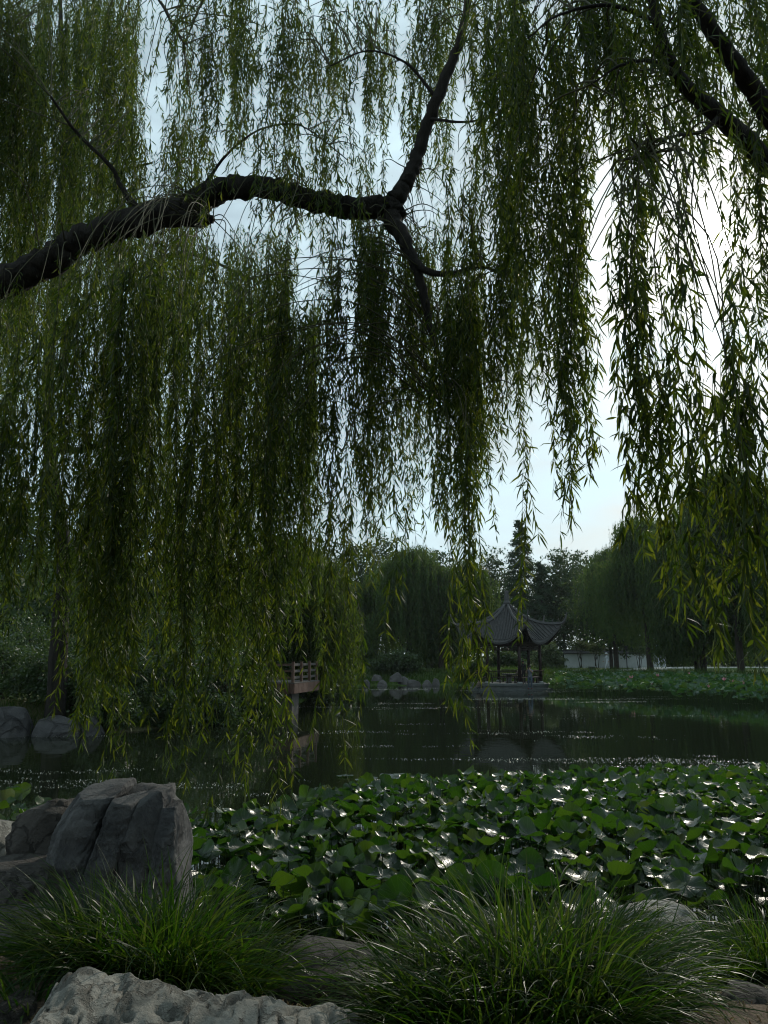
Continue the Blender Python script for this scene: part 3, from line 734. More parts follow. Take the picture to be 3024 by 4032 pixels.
# shrubs
def shrub(label, px, Y, ytop, rx, mat='shrub', n=170, per=22, leaf=.13, group='shrubs on the left bank', name='shrub'):
    x = px_x(px, Y); z0 = gz(x, Y); zt = px_z(ytop, Y); H = max(.5, zt - z0)
    lobes = [(0, 0, z0 + H * .5, rx * .8, rx * .6, H * .45), (-rx * .5, -.2, z0 + H * .35, rx * .55, rx * .5, H * .33), (rx * .5, -.2, z0 + H * .33, rx * .55, rx * .5, H * .33), (rx * .1, -.4, z0 + H * .7, rx * .45, rx * .4, H * .28)]
    return leafy(name, label, 'shrub', group, x, Y, z0, lobes, n, per, leaf, mat, stems=4, trunk=.04, clr=.2, rs=.6)
shrub('dense dark shrub at the left edge above the square rock', 40, 28.5, 2480, 1.6)
shrub('shrub with pale leaf tips beside the dark bank trunk', 190, 28, 2560, 1.3)
shrub('low shrub behind the dark flat rock on the left bank', 330, 28, 2600, 1.2)
shrub('rounded shrub in the middle of the left bank', 520, 29.5, 2520, 1.5)
shrub('broad shrub behind the hanging willow tips on the left bank', 700, 30.5, 2500, 1.6)
shrub('glossy shrub close to the wooden deck', 900, 32, 2500, 1.5)
shrub('shrub against the near side of the wooden deck', 1010, 33.2, 2540, 1.0)
shrub('tall shrub behind the others on the left bank', 620, 36, 2380, 2.4, n=260)
shrub('tall shrub behind the dark bank trunk', 130, 33, 2400, 2.4, n=260)
shrub('tall shrub behind the wooden deck rail', 1000, 40, 2420, 2.2, n=240)
shrub('overhanging low shrub at the water edge by the deck', 880, 30.2, 2720, 1.0, n=150)
shrub('low shrub trailing into the water beside the small bank rock', 470, 27.2, 2700, 1.0, n=150)
shrub('low leafy shrub at the waterline in the middle of the left bank', 700, 28.8, 2720, 1.1, n=150)
shrub('bushy shrub between pavilion and white wall', 2150, 74, 2520, 1.6, 'pale_shrub', n=160, leaf=.25, group='shrubs on the far shore')
shrub('low hedge like shrub left of the pavilion steps', 1850, 70, 2600, 1.6, n=160, leaf=.25, group='shrubs on the far shore')
shrub('dark shrub above the far shoreline boulders', 1560, 73, 2560, 2.4, n=220, leaf=.25, group='shrubs on the far shore')
shrub('spreading dark shrub behind the pavilion railing', 1980, 84, 2560, 2.4, n=220, leaf=.25, group='shrubs on the far shore')
for lab, px, Yd, tp_, rx in (('clipped dark hedge shrub right of the white wall behind the lawn trunks', 2640, 104, 2540, 3.0), ('dark shrub mass behind the far path between the willow trunks', 2780, 106, 2530, 3.4), ('dark shrub mass behind the far path near the right edge', 2930, 104, 2520, 3.4),
                             ('dark shrub behind the left half of the white wall', 2330, 103, 2520, 3.2), ('dark shrub behind the right half of the white wall', 2480, 104, 2500, 3.4), ('dark shrub behind the large far willow trunk', 1700, 90, 2540, 3.2), ('dark shrub on the far shore beside the drooping bank willow', 1420, 80, 2540, 3.0), ('dark shrub on the left bank slope right of the deck', 1225, 47, 2590, 1.5), ('dark shrub at the tip of the left bank under the drooping willow', 1300, 57, 2600, 1.8), ('dark shrub on the far bank behind the deck', 1240, 62, 2520, 2.8)):
    shrub(lab, px, Yd, tp_, rx, 'shrub', n=260, leaf=.34, group='shrubs on the far shore')
for lab, px, top_ in (('small pale multi stemmed tree before the left end of the white wall', 2270, 2515), ('small pale multi stemmed tree behind the walker in white', 2335, 2525), ('small multi stemmed tree between the lamp and the big lawn trunk', 2500, 2535)):
    Yd = 97; x = px_x(px, Yd); zt = px_z(top_, Yd)
    leafy('small_tree', lab, 'tree', 'small trees before the white wall', x, Yd, 1, [(-.5, 0, zt - .9, .7, .6, .6), (.5, .1, zt - 1.0, .7, .6, .6), (0, -.1, zt - .6, .7, .6, .55)], 60, 18, .22, 'pale_shrub', stems=3, trunk=.06, clr=.22)

# ------------------------------------------------------------------ rocks
def loft(mb, rows, seed, disp=.05, freq=2.5, NA=64, grooves=(), ex=3.0, NZ=40, step=.6, facets=9, slabs=None):
    """rows: (z, cx, cy, rx, ry) from bottom to top"""
    rows = np.asarray(rows, float); zz = np.linspace(0, len(rows) - 1, NZ)
    R = np.stack([np.interp(zz, np.arange(len(rows)), rows[:, k]) for k in range(5)], 1)
    a = np.arange(NA) * 2 * PI / NA
    cx = np.sign(np.cos(a)) * np.abs(np.cos(a)) ** (2 / ex); sx = np.sign(np.sin(a)) * np.abs(np.sin(a)) ** (2 / ex)
    caps = [1, .93, .8, .6, .35, .12]
    V = []
    for r in R: V.append(np.stack([r[1] + r[3] * cx, r[2] + r[4] * sx, np.full(NA, r[0])], 1))
    r = R[-1]; hz = .12 * min(r[3], r[4])
    for k, c in enumerate(caps[1:]): V.append(np.stack([r[1] + r[3] * c * cx, r[2] + r[4] * c * sx, np.full(NA, r[0] + hz * math.sin(math.acos(c)))], 1))
    V = np.stack(V); n = V.shape[0]
    c = np.stack([R[:, 1], R[:, 2], R[:, 0]], 1); cc = np.vstack([c, np.repeat(c[-1:] - [0, 0, .2], n - len(c), 0)])
    d = V - cc[:, None, :]; d /= np.linalg.norm(d, axis=2)[..., None] + 1e-9
    s_ = np.array([seed * 3.1, seed * 1.7, 0])
    f = fbm(V * freq + s_, 5) + .6 * (1 - np.abs(fbm(V * freq * 1.7 + s_ + 9, 3)) * 2)
    fl = np.round(fbm(V * freq * .8 + s_ + 4, 2) * 3) / 3
    dd = disp * (.7 * f + step * fl)
    for nv, off, dep, wd in grooves:
        t = V @ np.asarray(nv) - off + .03 * fbm(V * 4 + s_, 2)
        dd = dd - dep * np.exp(-(t / wd) ** 2)
    if slabs is not None:
        t = V @ slabs[0] + .02 * fbm(V * 3 + s_, 3); dd = dd + np.asarray(slabs[2])[np.searchsorted(slabs[1], t)]
    V = V + d * dd[..., None]
    # broken faces: shave the lump with a few random planes
    rr = np.random.default_rng(seed + 100); mid = V.reshape(-1, 3).mean(0); ext = np.ptp(V.reshape(-1, 3), axis=0) / 2
    for k in range(facets):
        nv = rr.standard_normal(3); nv[2] = abs(nv[2]) * .8; nv /= np.linalg.norm(nv)
        t = (V - mid) @ nv; lim = np.percentile(t, rr.uniform(84, 95))
        over = np.clip(t - lim, 0, None); V = V - nv * (over * .96)[..., None]
    i = np.arange(n - 1)[:, None] * NA; j = np.arange(NA)[None, :]; k = (j + 1) % NA
    q = np.stack([i + j, i + k, i + NA + k, i + NA + j], -1).reshape(-1, 4)
    mb.add(V.reshape(-1, 3), [q, (np.arange(NA) + (n - 1) * NA)[None, :]])
def outline_rock(label, Y, rows, ry, mat, seed, group=None, disp=.05, freq=2.5, NA=72, NZ=48, grooves=(), dyt=.15, name='boulder', ex=3.0, smooth=True, step=.6, facets=9, slabs=None):
    """rows: (py, px_left, px_right) measured at depth Y, bottom first"""
    W = []
    for k, (py, a, b) in enumerate(rows):
        A = P(a, py, Y); B = P(b, py, Y); f = k / max(1, len(rows) - 1)
        W.append((A[2], (A[0] + B[0]) / 2, Y + dyt * f + ry * .0, (B[0] - A[0]) / 2, ry * (1 - .45 * f)))
    o = (W[0][1], Y, W[0][0])
    mb = MB(); loft(mb, W, seed, disp, freq, NA, grooves, ex, NZ, step, facets, slabs)
    ob = mb.build(name, M[mat], smooth=smooth, origin=o)
    return tag(ob, label, 'rock', group)
gv = lambda ax, az: np.array([ax, 0, az]) / math.hypot(ax, az)
mb = MB()
for k, (Y_, ry, rows) in enumerate([
    (6.60, .30, [(3680, 160, 720), (3560, 180, 712), (3400, 222, 708), (3250, 262, 700), (3180, 288, 676), (3135, 318, 632), (3116, 342, 616)]),
    (6.50, .34, [(3680, 150, 336), (3560, 170, 352), (3400, 208, 388), (3250, 246, 432), (3160, 284, 462), (3112, 322, 480), (3092, 350, 476)]),
    (6.44, .36, [(3680, 318, 436), (3560, 336, 452), (3400, 374, 490), (3250, 418, 538), (3160, 448, 566), (3108, 468, 582)]),
    (6.47, .34, [(3680, 420, 574), (3560, 438, 590), (3400, 478, 616), (3250, 528, 642), (3160, 556, 650), (3114, 572, 642)]),
    (6.42, .32, [(3680, 560, 728), (3560, 576, 720), (3400, 604, 716), (3280, 624, 710), (3210, 634, 706), (3176, 642, 698)])]):
    W_ = []
    for q_, (py, a, b) in enumerate(rows):
        A = P(a, py, Y_); B = P(b, py, Y_); f = q_ / (len(rows) - 1); W_.append((A[2], (A[0] + B[0]) / 2, Y_ + .16 * f, (B[0] - A[0]) / 2, ry * (1 - .3 * f)))
    loft(mb, W_, 40 + k, .034, 4.6, 130, (), 9.0, 110, .5, 5)
o_ = P(450, 3600, 6.45)
tag(mb.build('boulder', M['rock_dark'], origin=o_), 'large dark blue grey standing boulder with slanting cracks at the lotus edge', 'rock', 'rocks on the near bank')
outline_rock('lumpy brown grey boulder leaning behind the large dark boulder', 7.0, [(3480, 20, 330), (3380, 45, 330), (3280, 62, 320), (3215, 95, 315), (3180, 140, 300), (3165, 185, 270)], .4, 'rock_warm', 2, 'rocks on the near bank', .06, 3.2, 110, 70)
outline_rock('pale flat topped rock at the left edge beside the lumpy boulder', 7.5, [(3420, -170, 90), (3330, -160, 75), (3270, -150, 60), (3235, -140, 20)], .4, 'rock_pale', 3, 'rocks on the near bank', .05, 3, 80, 40)
outline_rock('low brown ledge of rock under the lumpy boulder', 6.3, [(3640, -120, 330), (3540, -110, 300), (3440, -90, 270), (3400, -60, 240)], .55, 'rock_warm', 4, 'rocks on the near bank', .05, 2.6, 110, 50, ex=4)
outline_rock('flat stepping slab lowest on the left bank ledge', 5.5, [(3740, -180, 240), (3690, -170, 215), (3640, -150, 190)], .5, 'rock_warm', 5, 'rocks on the near bank', .03, 3, 90, 30, ex=5)
outline_rock('small rounded stone on top of the brown ledge', 5.9, [(3560, -60, 150), (3520, -50, 120), (3480, -20, 90)], .22, 'rock_warm', 6, 'rocks on the near bank', .04, 4, 70, 30)
outline_rock('flat grey slab between the two grass clumps', 4.95, [(3930, 1000, 1540), (3850, 1040, 1500), (3800, 1080, 1470), (3775, 1150, 1420)], .4, 'rock_warm', 7, 'rocks on the near bank', .035, 3, 110, 30, ex=3)
outline_rock('pale flat rock at the water edge behind the grass on the right', 6.75, [(3700, 2360, 2820), (3650, 2380, 2800), (3610, 2405, 2780), (3596, 2450, 2740)], .3, 'rock_pale', 8, 'rocks on the near bank', .03, 4, 130, 40, ex=4, facets=14)
outline_rock('half buried stone on the bare soil in the lower right corner', 4.05, [(4080, 2830, 3150), (3990, 2870, 3130), (3935, 2930, 3110)], .16, 'rock_warm', 10, 'rocks on the near bank', .02, 5, 80, 30)
outline_rock('small tan stone at the lower left corner', 3.75, [(4060, -60, 110), (3990, -40, 90), (3960, -10, 60)], .14, 'rock_warm', 12, 'rocks on the near bank', .02, 5, 60, 24)

# the pale rock in the foreground: a long low ridge
st = [(60, 4110), (130, 4040), (175, 3960), (215, 3880), (262, 3838), (330, 3824), (420, 3838), (520, 3858), (600, 3872), (700, 3890), (800, 3906), (885, 3918), (915, 3888), (950, 3886), (985, 3926), (1080, 3944), (1180, 3950), (1290, 3962), (1380, 3990), (1450, 4030), (1500, 4080)]
Yr = 3.62; W = np.array([P(a, b + 12, Yr) for a, b in st])
NX, NT = 260, 90
xs = np.linspace(W[0, 0], W[-1, 0], NX); zt = np.interp(xs, W[:, 0], W[:, 2]); zb = .86
th = np.linspace(0, PI, NT)
f = np.clip(np.minimum((xs - xs[0]), (xs[-1] - xs)) / .25, .05, 1) ** .5
ry_b, ry_f = .16 * f, .62 * f
cy = np.sign(np.cos(th)) * np.abs(np.cos(th)) ** .75; sz = np.abs(np.sin(th)) ** .6
yy = np.where(cy[None, :] > 0, cy[None, :] * ry_b[:, None], cy[None, :] * ry_f[:, None])
V = np.stack([np.repeat(xs[:, None], NT, 1), Yr + yy, zb + (zt[:, None] - zb) * sz[None, :] * (1 - .12 * np.clip(-cy, 0, 1)[None, :])], -1)
f1 = fbm(V * 4.5, 5); f2 = 1 - np.abs(fbm(V * np.array([5, 3.2, 5]) + 20, 3)) * 2.4
crk = np.exp(-(fbm(V * np.array([3.2, 4.5, 3.2]) + 40, 3) / .045) ** 2) + np.exp(-(fbm(V * np.array([7, 5, 7]) + 60, 2) / .05) ** 2) * .6
dn = np.stack([0 * V[..., 0], -np.clip(-cy, 0, 1)[None, :] * .6 + 0 * V[..., 1], .4 + .6 * sz[None, :] + 0 * V[..., 2]], -1)
V = V + dn * (.022 * f1 + .016 * np.clip(f2, -1, 1) - .03 * crk)[..., None] * np.clip(sz * 3, 0, 1)[None, :, None]
i = np.arange(NX - 1)[:, None] * NT; j = np.arange(NT - 1)[None, :]
mb = MB(); mb.add(V.reshape(-1, 3), [np.stack([i + j, i + j + 1, i + NT + j + 1, i + NT + j], -1).reshape(-1, 4)])
tag(mb.build('boulder', M['rock_pale'], origin=(W[8, 0], Yr, zb)), 'long pale cracked rock lying along the bottom edge of the view', 'rock', 'rocks on the near bank')

# rocks along the left bank and the far shore
outline_rock('square pale rock at the left waterline', 25.9, [(2925, -90, 112), (2890, -90, 112), (2840, -85, 112), (2800, -80, 108), (2784, -60, 92)], .8, 'rock_bank', 21, 'rocks along the left bank', .06, 2.4, 100, 60, ex=6, facets=14)
outline_rock('dark slanted rock beside the square pale rock', 26.1, [(2925, 110, 330), (2890, 115, 320), (2850, 128, 305), (2820, 165, 290)], .7, 'rock_bank', 22, 'rocks along the left bank', .07, 2.2, 100, 60, ex=4.5, facets=16)
outline_rock('small rounded rock behind the hanging willow tips', 26.3, [(2925, 300, 410), (2880, 310, 402), (2840, 335, 385), (2825, 345, 372)], .5, 'rock_bank', 23, 'rocks along the left bank', .07, 1.6, 60, 30)
for k, (x0, x1, y0, y1, lab) in enumerate([(1462, 1512, 2648, 2668, 'flat boulder at the left end of the far shoreline row'), (1538, 1592, 2640, 2672, 'tallest boulder of the far shoreline row'), (1486, 1528, 2674, 2692, 'low boulder in front of the flat one on the far shore'), (1566, 1612, 2656, 2682, 'boulder just right of the tallest one on the far shore'),
                                       (1592, 1662, 2668, 2690, 'long low boulder in the middle of the far shoreline row'), (1664, 1700, 2672, 2690, 'small boulder right of the long low one on the far shore'), (1698, 1736, 2662, 2690, 'round boulder at the right end of the far shoreline row'), (1428, 1456, 2668, 2692, 'small dark boulder next to the drooping bank willow')]):
    w = x1 - x0
    outline_rock(lab, 68.5 - (k % 3) * .5, [(y1 + 12, x0 - w * .05, x1 + w * .05), (y1 - 2, x0, x1), ((y0 + y1) / 2 + 3, x0 + w * .08, x1 - w * .1), (y0 + 9, x0 + w * .26, x1 - w * .3)], .5, 'rock_far', 30 + k, 'rocks along the far shore', .09, 2.2, 50, 26, facets=16)

# ------------------------------------------------------------------ grass clumps
def blades(base, az, el, L, wd, bend, seg=10):
    n = len(L); t = np.linspace(0, 1, seg + 1)
    h = np.stack([np.cos(az), np.sin(az), 0 * az], -1)
    p = base.copy(); out = []
    ang = el.copy(); side = np.stack([-np.sin(az), np.cos(az), 0 * az], -1)
    tw = rng.normal(0, .5, n)
    for k in range(seg + 1):
        d = h * np.cos(ang)[:, None] + np.array([0, 0, 1]) * np.sin(ang)[:, None]
        up = np.cross(d, side)
        w = side * np.cos(tw)[:, None] + up * np.sin(tw)[:, None]
        ww = wd * (1 - (k / seg) ** 2.2) * .5 + .0002
        out.append(np.stack([p - w * ww[:, None], p + w * ww[:, None]], 1))
        p = p + d * (L / seg)[:, None]; ang = ang - bend / seg * (.4 + 1.2 * k / seg)
    V = np.stack(out, 1).reshape(-1, 3)
    b = (np.arange(n) * 2 * (seg + 1))[:, None, None]; k = (np.arange(seg) * 2)[None, :, None]
    q = (b + k + np.array([0, 1, 3, 2])[None, None, :]).reshape(-1, 4)
    return V, q
def clump(label, px, py, z, r, n, Lm, wd=.0118, lean=(0, 0), ell=1.0, bend=1.9):
    c = G(px, py, z); c[2] = gz(c[0], c[1])
    n = int(n * .58); a = rng.random(n) * 6.28; rr = r * rng.random(n) ** .7
    bx = c[0] + rr * np.cos(a) * ell; by = c[1] + rr * np.sin(a)
    base = np.stack([bx, by, ground_z(bx, by) - .02], -1)
    tuft = rng.normal(0, .45, 40)[rng.integers(0, 40, n)]
    az = a + rng.normal(0, .55, n) + tuft
    el = np.radians(rng.normal(64, 17, n) - 26 * rr / r)
    L = .88 * Lm * rng.uniform(.5, 1.15, n)
    hx = np.cos(az) * np.cos(el) + lean[0]; hy = np.sin(az) * np.cos(el) + lean[1]
    az = np.arctan2(hy, hx)
    V, q = blades(base, az, el, L, wd * rng.uniform(.6, 1.3, n), bend * rng.uniform(.3, 1.3, n) * (L / Lm))
    mb = MB(); mb.add(V, [q])
    return tag(mb.build('grass_clump', M['grass'], origin=c), label, 'grass clump', 'clumps of long grass on the near bank')
clump('wide arching grass clump in front of the large dark boulder', 640, 3800, .97, .34, 2600, .80, ell=1.5)
clump('thin grass clump spilling left over the leaf litter', 330, 3790, .97, .20, 800, .75, lean=(-.25, 0), ell=1.3)
clump('biggest grass clump right of centre, its blades fanning over the lotus leaves', 2080, 3900, .97, .36, 3000, .88, ell=1.3)
clump('grass clump directly right of the biggest one, by the bare soil', 2350, 3800, .97, .28, 2200, .76, ell=1.2)
clump('grass clump leaning toward the pale flat rock', 2330, 3660, .8, .26, 1600, .75, ell=1.3)
clump('dark low grass clump in the lower middle beside the foreground rock', 1690, 4010, .97, .22, 1200, .54, ell=1.2)
clump('bent pale bladed clump at the bottom edge right of the foreground rock', 1990, 4110, .97, .26, 1500, .66, ell=1.4)
clump('long bladed clump at the bottom edge sweeping to the soil', 2310, 4090, .97, .22, 1300, .7, lean=(.12, 0))
clump('grass clump at the right edge beside the pale flat rock', 2960, 3590, .85, .32, 2600, .74, ell=1.3, lean=(-.12, .1))
clump('sparse grass tuft at the bottom left corner', 110, 3990, .97, .16, 160, .34, ell=1.4)
clump('little yellowish tuft on the brown rock ledge', 10, 3560, .85, .1, 130, .24)

def stuff_blades(name, xy, Lm, wd, mat, seg=4, bend=1.5):
    n = len(xy); base = np.stack([xy[:, 0], xy[:, 1], ground_z(xy[:, 0], xy[:, 1]) - .03], -1)
    V, q = blades(base, rng.random(n) * 6.28, np.radians(rng.normal(68, 14, n)), Lm * rng.uniform(.5, 1.2, n), wd * rng.uniform(.6, 1.3, n), bend * rng.uniform(.2, 1.3, n), seg)
    mb = MB(); mb.add(V, [q]); return tag(mb.build(name, M[mat], smooth=True), kind='stuff')
xy = np.stack([rng.uniform(-16, -4.3, 40000), rng.uniform(25, 42, 40000)], -1); d = pond_dist(xy[:, 0], xy[:, 1]); xy = xy[(d > 0) & (d < 2.2)]
stuff_blades('bank_grass', xy, .5, .014, 'grass')
xy = np.stack([rng.uniform(8, 40, 90000), rng.uniform(42, 78, 90000)], -1); d = pond_dist(xy[:, 0], xy[:, 1]); xy = xy[(d > .1) & (d < 9) & (rng.random(len(d)) < np.clip(1.1 - d / 9, 0, 1))]
stuff_blades('shore_sedge', xy, .75, .03, 'grass', 3)
xy = np.stack([rng.uniform(-5, 12, 30000), rng.uniform(62, 78, 30000)], -1); d = pond_dist(xy[:, 0], xy[:, 1]); xy = xy[(d > .1) & (d < 4)]
stuff_blades('far_bank_grass', xy, .6, .03, 'grass', 3)

# dry leaves on the bank
n = 5200; x = np.concatenate([rng.uniform(-3.2, 3.2, n), rng.uniform(1.4, 2.8, 1500)]); y = np.concatenate([rng.uniform(2.4, 7.2, n), rng.uniform(3.2, 5.2, 1500)])
z = ground_z(x, y); ok = z > .3; x, y, z = x[ok], y[ok], z[ok]
V, q = leaf_quads(np.stack([x, y, z + .008], -1), .038, .28, up=6)
mb = MB(); mb.add(V, [q]); tag(mb.build('leaf_litter', M['litter'], smooth=False), kind='stuff')

# ------------------------------------------------------------------ pond leaves
def pad_shape(r2):
    NAng, NR = 30, 5
    th = np.linspace(.06, 2 * PI - .06, NAng); rad = np.array([.03, .3, .58, .82, 1.0])
    k1, k2 = r2.integers(2, 4), r2.integers(4, 7); ph = r2.random(3) * 6.28
    cup = r2.uniform(-.15, .5); w1 = r2.uniform(.06, .38); w2 = r2.uniform(.03, .14); fold = r2.uniform(0, .35) * (r2.random() < .5)
    T, R = np.meshgrid(th, rad)
    rr = R * (1 + (.07 * np.sin(k1 * T + ph[0]) + .035 * np.sin(11 * T + ph[1]) * r2.random()) * R)
    x = rr * np.cos(T); y = rr * np.sin(T) * .95
    z = cup * R ** 2 + w1 * R ** 2 * np.sin(k1 * T + ph[1]) + w2 * R ** 3 * np.sin(k2 * T + ph[2]) + fold * np.abs(y) * R - .05 * (1 - R)
    z += .012 * np.cos(17 * T) * R ** .7
    V = np.stack([x, y, z], -1).reshape(-1, 3)
    tilt = abs(r2.normal(0, 21)) + (28 if r2.random() < .2 else 0); tilt = math.radians(min(tilt, 72)); ta = r2.random() * 6.28
    ax = Matrix.Rotation(tilt, 3, Vector((math.cos(ta), math.sin(ta), 0))); V = V @ np.array(ax).T
    uv = np.stack([(T / (2 * PI)), R], -1).reshape(-1, 2)
    i = np.arange(NR - 1)[:, None] * NAng; j = np.arange(NAng - 1)[None, :]
    q = np.stack([i + j, i + j + 1, i + NAng + j + 1, i + NAng + j], -1).reshape(-1, 4)
    # stalk
    a = np.arange(5) * 2 * PI / 5; sv = []
    for zz, rr_ in ((0, .035), (-1.2, .04), (-4.5, .05)):
        sv.append(np.stack([rr_ * np.cos(a) + .12 * (zz / -4.5) * 1, rr_ * np.sin(a), np.full(5, zz)], -1))
    b = len(V); i = np.arange(2)[:, None] * 5 + b; j = np.arange(5)[None, :]; k = (j + 1) % 5
    q2 = np.stack([i + j, i + k, i + 5 + k, i + 5 + j], -1).reshape(-1, 4)
    return np.vstack([V, np.concatenate(sv)]), q, q2, np.vstack([uv, np.zeros((15, 2))])
M['stalk'] = noise_mat('leaf_stalk', [(.03, .06, .02), (.05, .08, .02)], 8, .6, .05)
r2 = np.random.default_rng(77)
shapes = [pad_shape(r2) for k in range(30)]
def set_uv(o, uv):
    me = o.data; lay = me.uv_layers.new(name='UVMap'); li = np.zeros(len(me.loops), np.int32); me.loops.foreach_get('vertex_index', li)
    lay.data.foreach_set('uv', uv[li].astype(np.float32).ravel())
def inpoly(pts, poly):
    x, y = pts[:, 0], pts[:, 1]; c = np.zeros(len(pts), bool)
    for k in range(len(poly)):
        a, b = poly[k], poly[(k + 1) % len(poly)]
        c ^= ((a[1] > y) != (b[1] > y)) & (x < (b[0] - a[0]) * (y - a[1]) / (b[1] - a[1] + 1e-12) + a[0])
    return c
def scatter(poly, dmin, n, seed):
    r = np.random.default_rng(seed); poly = np.asarray(poly, float); lo, hi = poly.min(0), poly.max(0); out = np.zeros((0, 2))
    cell = {}
    for p in r.uniform(lo, hi, (n, 2)):
        if not inpoly(p[None], poly)[0]: continue
        k = (int(p[0] / dmin), int(p[1] / dmin)); bad = False
        for a in (-1, 0, 1):
            for b in (-1, 0, 1):
                for q_ in cell.get((k[0] + a, k[1] + b), ()):
                    if (q_[0] - p[0]) ** 2 + (q_[1] - p[1]) ** 2 < dmin * dmin: bad = True
        if not bad: cell.setdefault(k, []).append(p)
    return np.array([p for v in cell.values() for p in v])
bed = [(-2.5, 8.0), (-1.7, 7.15), (-.2, 6.6), (1.5, 6.75), (3, 7.7), (5, 8.8), (8, 10), (10.5, 13), (10.5, 17.0), (7.5, 16.6), (5.2, 15.9), (3.5, 15.4), (1.5, 15.1), (0, 14.2), (-.9, 13.3), (-1.6, 11.8), (-2.6, 11.0), (-3.5, 11), (-3.3, 9.3)]
PB = scatter(bed, .136, 26000, 3)
PS = scatter([(-8.2, 11.9), (-6.2, 11.9), (-5.0, 10.8), (-4.6, 11.6), (-6.0, 13.0), (-8.4, 12.9)], .24, 500, 4)
allp = [(p, 'bed') for p in PB] + [(p, 'side') for p in PS]
def info(p, w):
    edge = np.clip((p[1] - 12) / 4, 0, 1)
    s = .092 + .085 * rng.random() ** .8; z = rng.uniform(.14, .52) * (1 - .35 * edge) + .05
    return s, z
rows = [(p, w, *info(p, w), rng.random() * 6.28, rng.integers(30)) for p, w in allp]
vis = [abs(r[0][0] / r[0][1]) < .53 for r in rows]
order = sorted(range(len(rows)), key=lambda k: (not vis[k], rows[k][0][1]))
ind = set(order[:275]) | {k for k in range(len(rows)) if rows[k][1] == 'side' and vis[k]}
pad_mesh = []
for V, q, q2, uv in shapes:
    m_ = MB(); m_.add(V, [q], 0); m_.F.append(q2); m_.M.append(1)
    o = m_.build('lotus_leaf', [M['pad'], M['stalk']]); set_uv(o, uv); pad_mesh.append(o.data); bpy.data.objects.remove(o)
mbF = MB(); UV = []
for k, (p, w, s, z, a, v) in enumerate(rows):
    if k in ind:
        o = bpy.data.objects.new('lotus_leaf', pad_mesh[v]); COL.objects.link(o)
        o.location = (p[0], p[1], z); o.rotation_euler = (0, 0, a); o.scale = (s, s, s)
        if w == 'bed': tag(o, 'glossy round green leaf on a stalk in the crowded leaf bed by the bank', 'lotus leaf', 'glossy leaves in the near leaf bed')
        else: tag(o, 'round green leaf in the small patch behind the lumpy left bank boulder', 'lotus leaf', 'leaves in the small left hand patch')
    else:
        V, q, q2, uv = shapes[v]; ca, sa = math.cos(a), math.sin(a)
        V = (V * s) @ np.array([[ca, sa, 0], [-sa, ca, 0], [0, 0, 1]]) + [p[0], p[1], z]
        mbF.add(V, [q], 0); mbF.F.append(q2 + mbF.n - len(V)); mbF.M.append(1); UV.append(uv)
o = mbF.build('lotus_leaf_bed', [M['pad'], M['stalk']]); set_uv(o, np.concatenate(UV)); tag(o, 'farther part of the crowded glossy leaf bed', kind='stuff')

# far lotus bed along the right hand shore
far = [(12.2, 57.5), (13.5, 54), (15.2, 50), (17, 45.5), (19, 41.5), (22, 38.5), (27, 37), (34, 38), (33, 42.5), (25.5, 51.5), (19.6, 59.3), (14, 63)]
PF = scatter(far, .27, 26000, 8)
mbF = MB(); UV = []
for p in PF:
    V, q, q2, uv = shapes[rng.integers(30)]; a = rng.random() * 6.28; s = rng.uniform(.15, .28); ca, sa = math.cos(a), math.sin(a)
    dfront = float(np.min(np.linalg.norm(np.array(far[:7])[:, None] - p, axis=-1)))
    V = (V * s) @ np.array([[ca, sa, 0], [-sa, ca, 0], [0, 0, 1]]) + [p[0], p[1], rng.uniform(.2, .7) + min(.6, dfront * .12)]
    mbF.add(V, [q], 0); mbF.F.append(q2 + mbF.n - len(V)); mbF.M.append(1); UV.append(uv)
o = mbF.build('far_lotus_bed', [M['lotus_far'], M['stalk']]); set_uv(o, np.concatenate(UV)); tag(o, 'tall lotus leaves along the right hand shore', kind='stuff')
fl = MB()
for k in range(9):
    az = k * 2 * PI / 9 * 1.0 + (.35 if k % 2 else 0); r = .10 if k % 2 else .13
    d = np.array([math.cos(az), math.sin(az), 0]); s_ = np.array([-d[1], d[0], 0])
    fl.add([[0, 0, 0], d * r * .5 + s_ * .04 + [0, 0, .05], d * r * .5 - s_ * .04 + [0, 0, .05], d * r + [0, 0, .16 if k % 2 else .11], ], [[[0, 2, 3, 1]]], 0)
fl.lathe((0, 0, .0), [(.02, 0), (.035, .05), (.03, .06)], 8, 1)
fl.tube([(0, 0, 0), (.01, 0, -.5), (0, .02, -1.3)], .012, 5, 1)
o = fl.build('lotus_flower', [M['pink'], M['stalk']], smooth=False); fm = o.data; bpy.data.objects.remove(o)
for px, py, Yd in ((2486, 2673, 52), (2712, 2660, 54), (2858, 2672, 50), (2882, 2690, 46), (2852, 2682, 47), (2922, 2697, 45), (2795, 2712, 45), (2570, 2704, 50), (2466, 2684, 53), (2590, 2665, 56)):
    o = bpy.data.objects.new('lotus_flower', fm); COL.objects.link(o); o.location = P(px, py, Yd); o.scale = (1.5,) * 3; o.rotation_euler = (rng.normal(0, .2), rng.normal(0, .2), rng.random() * 6)
    tag(o, 'pink lotus bloom standing above the leaves on the right shore', 'flower', 'pink lotus blooms')

